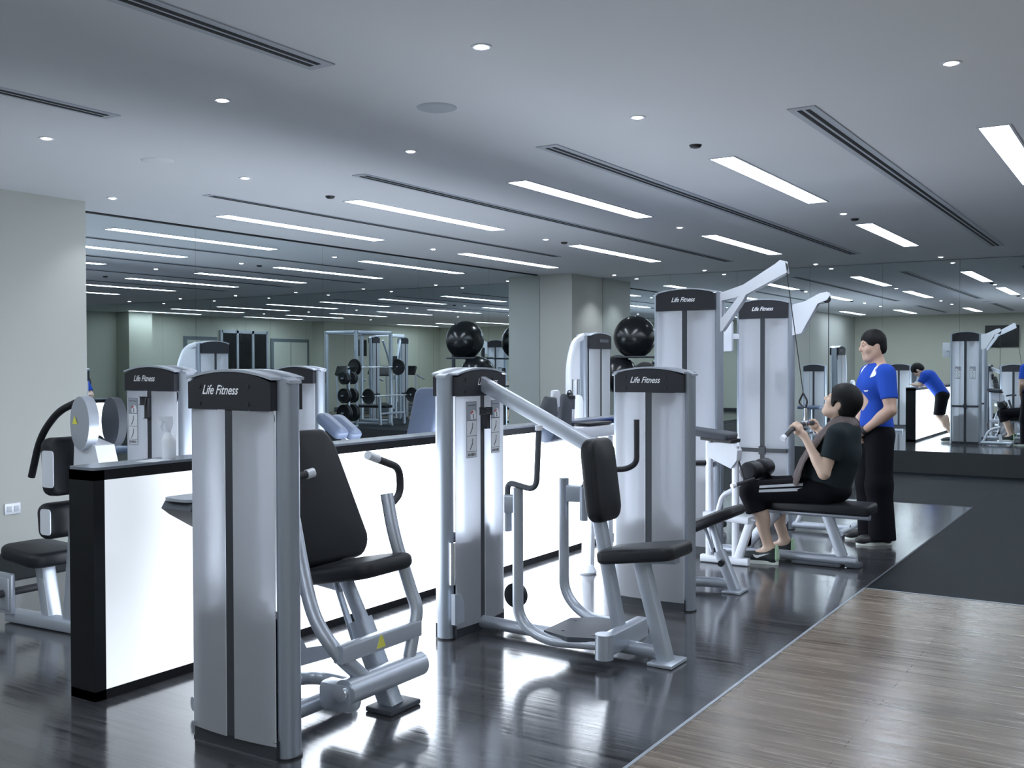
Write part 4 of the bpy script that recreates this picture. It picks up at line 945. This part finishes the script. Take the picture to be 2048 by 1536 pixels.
# ---- seated person on the pulldown bench
X0p = 7.45
T = thing('person', 'seated person in black shorts, towel round the neck, pulling a bar down', 'person', (X0p, 2.05, 0))
Fw, Uh = V((0, .88, .47)), V((0, -.47, .88)); HC = V((X0p, 1.945, 1.165))
hipz = .56; neck = V((X0p, 1.915, 1.02))
sk = Body(); q, ax_ = head(sk, HC, Fw, Uh, 1.02)
sk.cone(HC-Uh*.05-Fw*.02, neck-V((0, 0, .03)), .056, .062, .03)
sk.cone((X0p, 2.03, hipz), (X0p, 1.95, .82), .125, .13, .05); sk.cone((X0p, 1.95, .82), (X0p, 1.92, .96), .12, .07, .05)
arms = []
for e in (-1, 1):       # -1 near side (towards the camera)
    sh = V((X0p+e*.185, 1.925, .955)); el = V((X0p+e*.245, 1.995, .685)); hc = V((X0p+e*.225, 2.208, 1.0)); 
    axd = V((e*.9, .06, -.2)) if True else EX
    wr = grip_hand(sk, hc, V((e*.93, .10, -.30)), lerp(hc, el, .3)+V((0, -.03, 0)), thumb=-1)
    sk.cone(sh, el, .048, .040, .03); sk.cone(sh, (X0p, 1.93, .93), .055, .08, .05)
    sk.ell(lerp(el, wr, .28), (.040, .040, .085), orth(wr-el), .03)
    sk.cone(el, wr, .039, .026, .02); arms.append((sh, el, wr, hc))
    hp = V((X0p+e*.10, 2.06, .53)); kn = V((X0p+e*.175, 2.535, .505)); an = V((X0p+e*.185, 2.40, .10))
    sk.cone(hp, kn, .07, .055, .03); sk.cone(kn, an, .054, .036, .02); sk.ell(lerp(kn, an, .32)+V((0, -.028, 0)), (.046, .052, .12), orth(kn-an), .03)
    sk.cone(an, an+V((0, .10, -.04)), .036, .03, .03)
pb = body_obj('body', sk, 'skin2', T, .0055)
face_parts(T, pb, q, 1.02)
hr = hair_sdf(q, ax_, 1.02, .068, .024, -.10, .012); body_obj('hair', hr, 'hair', T, .006)
st = Body()
st.cone((X0p-.03, 2.035, .56), (X0p-.03, 1.965, .80), .140, .150, .05); st.cone((X0p+.03, 2.035, .56), (X0p+.03, 1.965, .80), .140, .150, .05)
st.ell((X0p, 2.075, .68), (.15, .13, .15), None, .06)
st.cone((X0p-.08, 1.95, .86), (X0p+.08, 1.95, .86), .122, .122, .05)
st.cone((X0p-.12, 1.925, .955), (X0p+.12, 1.925, .955), .078, .078, .05, clip=None)
for sh, el, wr, hc in arms:
    m_ = lerp(sh, el, .62); n_ = (el-sh).normalized(); st.cone(sh, lerp(sh, el, .8), .073, .060, .035, clip=[(m_, n_)])
st.ell((X0p, 1.895, .965), (.15, .085, .10), None, .04); st.cone((X0p, 1.925, 1.04), (X0p, 1.92, 1.12), .062, .068, .015, sub=True)
body_obj('shirt', st, 'teal', T, .007)
pt = Body()
pt.ell((X0p, 2.02, .545), (.175, .15, .105), None, .04)
for e in (-1, 1):
    hp = V((X0p+e*.095, 2.05, .55)); kn = V((X0p+e*.175, 2.545, .515)); an = V((X0p+e*.185, 2.40, .10))
    pt.cone(hp, kn, .098, .080, .05); d_ = (an-kn).normalized(); pt.cone(kn, kn+d_*.22, .080, .088, .04, clip=[(kn+d_*.155, d_)])
po = body_obj('shorts', pt, 'pants', T, .007)
for k, dz in enumerate((.035, -.012)):
    m = B(); a = V((X0p-.100-.098, 2.16, .555+dz)); b_ = V((X0p-.175-.081, 2.46, .53+dz-.01))
    rows = []
    for t in np.linspace(0, 1, 8):
        p = lerp(a, b_, t); r_ = .098-.018*(.2+.7*t); cy = lerp((X0p-.105, 2.16, .545), (X0p-.167, 2.46, .52), t)
        ring = []
        for ang in ((.40, .62) if k == 0 else (.04, .26)):
            ring.append(m.verts.new(cy+V((-math.cos(ang), 0, math.sin(ang)))*(r_+.0065)))
        rows.append(ring)
    for r0, r1 in zip(rows, rows[1:]): m.faces.new((r0[0], r0[1], r1[1], r1[0]))
    bmesh.ops.solidify(m, geom=m.faces[:], thickness=.003)
    part('side_stripe', m, 'whitecloth', po, 'white side stripe')
for e in (-1, 1):
    hx = X0p+e*.188
    so, d_, s_ = shoe(T, (hx, 2.335, .0), (hx-e*.0, 2.625, .0), mats=('shoe', 'sole'), w=.047)
    if e == -1:
        sports_mark(so, (hx-.0505, 2.45, .062), V((0, -1, 0)), V((-.0, 0, 1)), .12, 'logo', -.002)
    m = B(); b_ = Body(); b_.cone((hx, 2.372, .05), (hx, 2.376, .115), .043, .041, .01, clip=[((hx, 2.352, 0), (0, 1, 0))])
    m.free(); body_obj('heel_counter', b_, 'green', so, .004, label='pale green heel')
# towel round the neck, ends hanging on the chest
T2 = thing('towel', 'brownish grey towel draped round the neck of the seated person', 'towel', (X0p, 1.95, .8))
m = B()
for e in (-1, 1):
    path = [V((X0p, 1.845, 1.04)), V((X0p+e*.07, 1.87, 1.055)), V((X0p+e*.105, 1.94, 1.04)), V((X0p+e*.118, 2.035, .97)), V((X0p+e*.128, 2.11, .87)), V((X0p+e*.142, 2.175, .76)), V((X0p+e*.142, 2.215, .67)), V((X0p+e*.13, 2.235, .615))]
    path = fillet(path, .05, 3); f0 = len(path); rings = []
    for i, p in enumerate(path):
        t = i/(f0-1); w = .05+.055*t; tn = (path[min(i+1, f0-1)]-path[max(i-1, 0)]).normalized()
        out = (p-V((X0p, 1.93, p.z-.10))).normalized() if t < .4 else V((e*.35, .92, .15)).normalized()
        n_ = (out-tn*out.dot(tn)).normalized(); s_ = tn.cross(n_)
        ring = []
        for j in range(9):
            u = (j/8-.5)*2; wav = .006*math.sin(u*5+i*.7)*(1 if t > .3 else .4)
            ring.append((p+s_*u*w+n_*(.012+wav-.02*u*u), n_))
        rings.append(ring)
    fr = [[m.verts.new(p+n*.006) for p, n in r] for r in rings]; bk = [[m.verts.new(p-n*.004) for p, n in r] for r in rings]
    for i in range(len(rings)-1):
        for j in range(8):
            m.faces.new((fr[i][j], fr[i][j+1], fr[i+1][j+1], fr[i+1][j])); m.faces.new((bk[i][j+1], bk[i][j], bk[i+1][j], bk[i+1][j+1]))
        for j in (0, 8): m.faces.new((fr[i][j], fr[i+1][j], bk[i+1][j], bk[i][j]))
    for i in (0, len(rings)-1):
        for j in range(8): m.faces.new((fr[i][j], fr[i][j+1], bk[i][j+1], bk[i][j]))
part('cloth', m, 'towel', T2, smooth=80)

# ---- standing man watching
def standing(loc, fdir):
    Fd = V(fdir).normalized(); L = EZ.cross(Fd); o = V(loc)
    return lambda f, l, z: o+Fd*f+L*l+EZ*z, Fd, L
G, Fd, L = standing((8.58, 1.96, 0), (-.55, .835, 0))
T = thing('person', 'man standing in royal blue sports shirt and black trousers, hands clasped, looking down', 'person', (8.58, 1.96, 0))
hf = (Fd*1.0+V((-.04, .04, 0))).normalized(); HF = (hf-EZ*.12).normalized(); HU = (EZ+hf*.12).normalized(); HC = G(.03, 0, 1.592)
sk = Body(); q, ax_ = head(sk, HC, HF, HU, .95)
sk.cone(HC-EZ*.05-Fd*.015, G(-.02, 0, 1.42), .056, .064, .03)
sk.cone(G(-.01, 0, .95), G(0, 0, 1.25), .11, .13, .05); sk.cone(G(-.01, -.12, 1.40), G(-.01, .12, 1.40), .06, .06, .05)
arms = []
for e in (-1, 1):       # +1 left arm, nearest the camera
    sh = G(-.01, e*.195, 1.375); el = G(-.015, e*.265, 1.085); wr = G(.145, e*.095, .905)
    sk.cone(sh, el, .054, .045, .03); sk.ell(lerp(sh, el, .55), (.052, .052, .10), orth(el-sh), .03)
    sk.cone(el, wr, .044, .028, .02); sk.ell(lerp(el, wr, .25), (.045, .045, .085), orth(wr-el), .03)
    # hands: back of each palm turned outwards, left laid over right
    dd = (G(.165, -e*.02, .835)-wr).normalized(); ca = V(L)*-e
    pc = wr+dd*.055; off = Fd*(.022 if e == 1 else -.012)
    sdv = dd.cross(Fd).normalized()
    for j in range(4):
        bs = wr+dd*(.085-.004*abs(j-1.5))+sdv*(.030-.02*j)+off
        sk.chain([wr+dd*.02+sdv*(.018-.012*j)+off*.6, bs], [.015, .0125], .012)
        finger(sk, bs, dd, Fd.cross(dd), [(.036, .024, .018), (.042, .027, .020), (.040, .025, .019), (.032, .020, .017)][j], (.25, .5, .5) if e == 1 else (.35, .6, .5), (.0092, .0096, .0093, .0085)[j])
    tb = wr+dd*.035+EZ*.0+Fd*(.03 if e == 1 else .01)+sdv*(.03)
    finger(sk, tb, (dd*.7+sdv*.7), Fd.cross(dd), (.034, .028, .022), (.1, .25, .2), .0105)
    sk.cone(wr, wr+dd*.05+off, .027, .022, .02)
    arms.append((sh, el, wr, dd))
for e in (-1, 1):
    hp = G(0, e*.09, .90); kn = G(.01, e*.10, .50); an = G(-.02, e*.11, .09); sk.cone(hp, kn, .075, .055, .03); sk.cone(kn, an, .05, .036, .02)
pb = body_obj('body', sk, 'skin', T, .0055); face_parts(T, pb, q, .95)
body_obj('hair', hair_sdf(q, ax_, .95, .082, .010, -.075, .016), 'hair', T, .006)
st = Body()
st.ell(G(-.005, 0, 1.29), (.178, .122, .17), (L, Fd, EZ), .05); st.ell(G(.0, 0, 1.08), (.150, .112, .20), (L, Fd, EZ), .06)
st.ell(G(-.005, 0, .93), (.168, .128, .16), (L, Fd, EZ), .05, clip=[(G(0, 0, .845), (0, 0, -1))])
st.cone(G(-.015, -.14, 1.385), G(-.015, .14, 1.385), .066, .066, .05); st.cone(G(.03, -.07, 1.28), G(.03, .07, 1.28), .10, .10, .05)
st.cone(G(-.02, 0, 1.40), G(-.01, 0, 1.47), .075, .068, .03, clip=[(G(0, 0, 1.452), (Fd*-.35+EZ))])
for sh, el, wr, dd in arms:
    n_ = (el-sh).normalized(); st.cone(sh, lerp(sh, el, 1.), .072, .062, .035, clip=[(lerp(sh, el, .70), n_)])
so = body_obj('shirt', st, 'blue', T, .006)
# white shoulder flashes and small chest mark lie on the shirt
def ray_hit(o, p, d):
    lp = V(p)-origin(o); ok, hitp, nn, _ = o.ray_cast(lp, V(d)); return (hitp+origin(o), nn) if ok else (None, None)
bpy.context.view_layer.update()
def decal(o, outline, fn_dir, mat, name, lift=.0025):
    m = B(); vs = []; 
    for p, d in outline:
        h_, n_ = ray_hit(o, p, d)
        if h_ is None: return
        vs.append(m.verts.new(h_+n_*lift))
    m.faces.new(vs); bmesh.ops.triangulate(m, faces=m.faces[:])
    bmesh.ops.subdivide_edges(m, edges=m.edges[:], cuts=2)
    for v_ in m.verts:
        h_, n_ = ray_hit(o, v_.co-fn_dir*.3, fn_dir)
        if h_ is not None: v_.co = h_+n_*lift
    return part(name, m, mat, o, smooth=60)
for e in (-1, 1):
    dn = (-Fd*1-EZ*.55).normalized()
    pts = [G(.0, e*.105, 1.455), G(.0, e*.135, 1.44), G(.0, e*.175, 1.335), G(.0, e*.125, 1.285), G(.0, e*.118, 1.35)]
    decal(so, [(p-dn*.4, dn) for p in pts], dn, 'whitecloth', 'shoulder_flash')
dn = -Fd
decal(so, [(G(.5, l_, z_), dn) for l_, z_ in ((.125, 1.243), (.070, 1.240), (.085, 1.229), (.115, 1.232))], dn, 'whitecloth', 'chest_mark')
pt = Body(); pt.ell(G(-.005, 0, .90), (.165, .130, .13), (L, Fd, EZ), .05)
for e in (-1, 1):
    hp = G(0, e*.088, .86); kn = G(.015, e*.112, .48); an = G(-.01, e*.122, .05)
    pt.cone(hp, kn, .110, .100, .05); pt.cone(kn, an, .100, .105, .05, clip=[(G(0, 0, .045), (0, 0, -1))])
body_obj('trousers', pt, 'pants', T, .007)
for e in (-1, 1):
    a_ = G(-.09, e*.115, 0); b_ = a_+(Fd*.8+V((0, .35, 0))+L*e*.12).normalized()*.285
    shoe(T, a_, b_, mats=('black', 'sole'))
sh, el, wr, dd = arms[1]
m = B(); wc = lerp(el, wr, .93); wa = (wr-el).normalized(); tube(m, [wc-wa*.016, wc+wa*.016], ellprof(.076, .070, 18)); p_ = wc+Fd*.037; disc(m, p_-Fd*.004, Fd, .021, .012, 18); part('wristwatch', m, 'black', T)

# ---- person leaning on the counter, seen only in the far mirror
T = thing('person', 'person in blue shirt and black shorts leaning on the counter, seen in the far mirror', 'person', (8.35, 3.5, 0))
x0 = 8.38
sk = Body(); HC = V((x0, 3.90, 1.33)); hFd, hUp = V((0, .55, -.83)), V((0, .83, .55)); q, ax_ = head(sk, HC, hFd, hUp, 1.)
hipc = V((x0, 3.47, .90)); chc = V((x0, 3.70, 1.20))
sk.cone(HC-hUp*.05, chc+V((0, .06, .04)), .055, .06, .03); sk.cone(hipc, chc, .12, .12, .05)
arms = []
for e in (-1, 1):
    sh = chc+V((e*.18, .04, .03)); el = V((x0+e*.22, 3.83, 1.055)); wr = V((x0+e*.05, 3.97, 1.06))
    sk.cone(sh, el, .05, .042, .03); sk.cone(el, wr, .042, .028, .02)
    dd = V((-e*.8, .3, .0)).normalized()
    for j in range(4):
        bs = wr+dd*.08+V((0, .5, .1)).normalized()*(.028-.019*j); sk.chain([wr, bs], [.018, .012], .012); finger(sk, bs, dd, V((0, 0, e)), (.035, .025, .018), (.2, .3, .3), .009)
    finger(sk, wr+dd*.03+V((0, -.02, .01)), dd+V((0, -.6, 0)), V((0, 0, -e)), (.034, .028, .02), (.1, .2, .2), .0105)
    arms.append((sh, el))
    hp = hipc+V((e*.09, 0, -.02)); kn = V((x0+e*.09, 3.52, .50)); an = V((x0+e*.10, 3.25, .12)); sk.cone(hp, kn, .08, .056, .03); sk.cone(kn, an, .054, .036, .02); sk.ell(lerp(kn, an, .3)+V((0, -.03, 0)), (.048, .05, .12), None, .03)
pb = body_obj('body', sk, 'skin2', T, .007); face_parts(T, pb, q)
body_obj('hair', hair_sdf(q, ax_, 1., .05, .02, -.08), 'hair', T, .007)
st = Body(); st.cone(hipc+V((-.05, 0, -.02)), chc+V((-.06, 0, 0)), .122, .132, .05, clip=[(hipc+V((0, -.02, -.05)), (0, -.45, -.9))]); st.cone(hipc+V((.05, 0, -.02)), chc+V((.06, 0, 0)), .122, .132, .05, clip=[(hipc+V((0, -.02, -.05)), (0, -.45, -.9))])
st.cone(chc+V((-.13, .05, .03)), chc+V((.13, .05, .03)), .085, .085, .05)
for sh, el in arms: st.cone(sh, el, .072, .062, .03, clip=[(lerp(sh, el, .75), (el-sh).normalized())])
body_obj('shirt', st, 'blue', T, .008)
pt = Body(); pt.ell(hipc+V((0, 0, -.03)), (.165, .13, .12), None, .05)
for e in (-1, 1):
    hp = hipc+V((e*.09, 0, -.04)); kn = V((x0+e*.09, 3.52, .50)); pt.cone(hp, kn, .105, .09, .05, clip=[((x0, 3.5, .50), (0, 0, -1))])
body_obj('shorts', pt, 'pants', T, .008)
for e in (-1, 1): shoe(T, (x0+e*.10, 3.19, .015), (x0+e*.12, 3.47, .0), mats=('shoe', 'sole'))
# ------------------------------------------------------------------ what the mirrors show: the unseen side of the gym
t = thing('television', 'black flat television on the back wall, seen in the far mirror at right', 'television', (XB, 3.65, 2.2))
bm = B(); bx(bm, (XB+.03, 3.25, 1.9), (XB+.075, 4.08, 2.48), .008); part('casing', bm, 'black', t)
bm = B(); bx(bm, (XB+.075, 3.27, 1.92), (XB+.077, 4.06, 2.46)); part('screen', bm, 'tv', t, smooth=0)
bm = B(); bx(bm, (XB, 3.6, 2.1), (XB+.04, 3.75, 2.3)); part('bracket', bm, 'black', t)
for i, (x0, x1) in enumerate(((5.3, 6.9), (8.95, 10.1))):
    bm = B(); bx(bm, (x0, YO+.0, 0), (x1, YO+.05, 2.25), 0); bx(bm, (x0+.1, YO+.05, 0), (x1-.1, YO+.06, 2.15), 0, 1); bx(bm, ((x0+x1)/2-.01, YO+.06, 0), ((x0+x1)/2+.01, YO+.064, 2.15))
    o = struct('door_%d' % (i+1), bm, ['doorframe', 'door'])
    bm = B(); bx(bm, ((x0+x1)/2+.05, YO+.06, .98), ((x0+x1)/2+.07, YO+.10, 1.12)); part('door_handle', bm, 'chrome', o)
bm = B(); bx(bm, (7.05, YO, .1), (8.8, YO+.03, 2.4), 0, 1)
for x in (7.05, 7.62, 8.21, 8.8): bx(bm, (x-.04, YO, 0), (x+.04, YO+.06, 2.45))
bx(bm, (7.05, YO, 2.37), (8.8, YO+.06, 2.45)); bx(bm, (7.05, YO, 0), (8.8, YO+.06, .1)); struct('window_1', bm, ['silver', 'tv'])
t = thing('television', 'black wall television seen reflected in the left mirror', 'television', (3.0, YO, 2.0))
bm = B(); bx(bm, (2.6, YO+.03, 1.75), (3.5, YO+.08, 2.3), .008); part('casing', bm, 'black', t)
bm = B(); bx(bm, (2.63, YO+.08, 1.78), (3.47, YO+.082, 2.27)); part('screen', bm, 'tv', t, smooth=0)
bm = B(); bx(bm, (2.9, YO, 1.9), (3.1, YO+.04, 2.1)); part('bracket', bm, 'black', t)
def plate(bm, c, axis, r, th): lathe(bm, [(.03, -th/2), (r*.8, -th/2*.7), (r*.86, -th/2), (r, -th/2), (r, th/2), (r*.86, th/2), (r*.8, th/2*.7), (.03, th/2)], c, axis, 28)
# power rack with a loaded bar
T = thing('power_rack', 'tall grey power rack seen reflected in the left mirror', 'rack', (9.4, -.8, 0))
for x in (8.75, 10.05):
    for y in (-1.25, -.3):
        bm = B(); rect(bm, [(x, y, 0), (x, y, 2.28)], .08, .08, up=EX); part('upright', bm, 'silver', T)
bm = B()
for y in (-1.25, -.3): rect(bm, [(8.75, y, 2.25), (10.05, y, 2.25)], .08, .08)
for x in (8.75, 10.05): rect(bm, [(x, -1.25, 2.25), (x, -.3, 2.25)], .08, .08); rect(bm, [(x, -1.25, .05), (x, -.3, .05)], .08, .08)
part('cross_frame', bm, 'silver', T)
for x in (8.75, 10.05):
    bm = B(); rect(bm, [(x, -.30, 1.36), (x, -.16, 1.36)], .05, .04); part('bar_hook', bm, 'black', T)
def barbell(c, axis, label, n=2, r=.2):
    c = V(c); a = V(axis).normalized(); T = thing('barbell', label, 'barbell', c)
    bm = B(); tube(bm, [c-a*.95, c+a*.95], .014); tube(bm, [c-a*1.08, c-a*.76], .024); tube(bm, [c+a*.76, c+a*1.08], .024); part('bar', bm, 'chrome', T)
    for s in (-1, 1):
        for k in range(n):
            bm = B(); plate(bm, c+a*s*(.82+.05*k), a, r-.04*k, .04); part('weight_plate', bm, 'black', T)
    return T
barbell((9.4, -.2, 1.40), EX, 'upper loaded barbell on the rack, seen reflected in the left mirror')
barbell((9.55, .35, .72), EX, 'lower loaded barbell on a bench, seen reflected in the left mirror', 1, .18)
T = thing('press_bench', 'dark bench with grey stands under the lower barbell, seen in the left mirror', 'weight bench', (9.55, .1, 0))
bm = B(); cushion(bm, rrect(.3, 1.1, .05), (9.55, -.35+.1, .42), EX, EY, .07, .02); part('pad', bm, 'vinyl', T)
bm = B(); rect(bm, [(9.55, -.8, .03), (9.55, .4, .03)], .06, .06)
for y in (-.7, .3): rect(bm, [(9.55, y, .03), (9.55, y, .42)], .06, .06, up=EX)
for x in (9.1, 10.0): rect(bm, [(x, .40, .03), (x, .37, .70)], .06, .06, up=EX)
rect(bm, [(9.1, .40, .3), (10.0, .40, .3)], .05, .05); part('frame', bm, 'silver', T)
T = thing('plate_tree', 'stand of black weight plates seen reflected in the left mirror', 'rack', (10.9, .2, 0))
bm = B(); rect(bm, [(10.9, .2, 0), (10.9, .2, 1.35)], .07, .07, up=EX); rect(bm, [(10.6, .2, .03), (11.2, .2, .03)], .06, .05); 
for z in (.35, .75, 1.15): tube(bm, [(10.66, .2, z), (11.14, .2, z)], .02)
part('stand', bm, 'silver', T)
for z, r in ((.35, .2), (.75, .17), (1.15, .14)):
    for s in (-1, 1):
        for k in range(2):
            bm = B(); plate(bm, (10.9+s*(.1+.06*k), .2, z), EX, r, .045); part('weight_plate', bm, 'black', T)
T = thing('functional_trainer', 'wide grey cable station with V shaped arms, seen in the left mirror', 'exercise machine', (7.6, -1.3, 0))
for x in (7.0, 8.2): weight_tower(T, (x, -1.3, 0), (0, 1, 0), w=.36, h=2.2, stack=.5, tall=True, logo=False, bolts=False)
bm = B(); rect(bm, [(7.0, -1.3, 2.24), (8.2, -1.3, 2.24)], .10, .08); part('top_beam', bm, 'white', T)
for s in (-1, 1):
    bm = B(); oval(bm, [(7.6+s*.36, -1.2, 2.1), (7.6+s*.12, -1.15, 1.5), (7.6+s*.10, -1.15, .05)], .06, .07, .3, up=EY); part('swing_arm', bm, 'silver', T)
bm = B(); box(bm, (7.6, -1.13, 1.62), (.22, .08, .14), None, .02); part('pad', bm, 'vinyl', T)
def treadmill(x, y, label, g=None):
    T = thing('treadmill', label, 'treadmill', (x, y, 0), g)
    bm = B(); bx(bm, (x-.9, y-.40, .06), (x+.7, y+.40, .20), .02); part('deck', bm, 'mat_grey', T)
    bm = B(); bx(bm, (x-.85, y-.26, .20), (x+.5, y+.26, .206)); part('belt', bm, 'black', T, smooth=0)
    for s in (-1, 1):
        bm = B(); oval(bm, [(x+.55, y+s*.36, .15), (x+.62, y+s*.36, 1.15), (x+.15, y+s*.36, 1.0)], .05, .07, .12, up=EX); part('handrail', bm, 'silver', T)
    bm = B(); box(bm, (x+.62, y, 1.28), (.10, .72, .30), (V((.9, 0, .4)).normalized(), EY, V((-.4, 0, .9)).normalized()), .03); part('console', bm, 'black', T)
    return T
t0 = treadmill(2.3, -4.4, 'treadmill seen only as a reflection in the mirrors', 'reflected treadmills')
for x, y in ((2.3, -5.6), (5.2, -4.4), (5.2, -3.0)):
    c = copy_tree(t0); c.location = (x, y, 0)
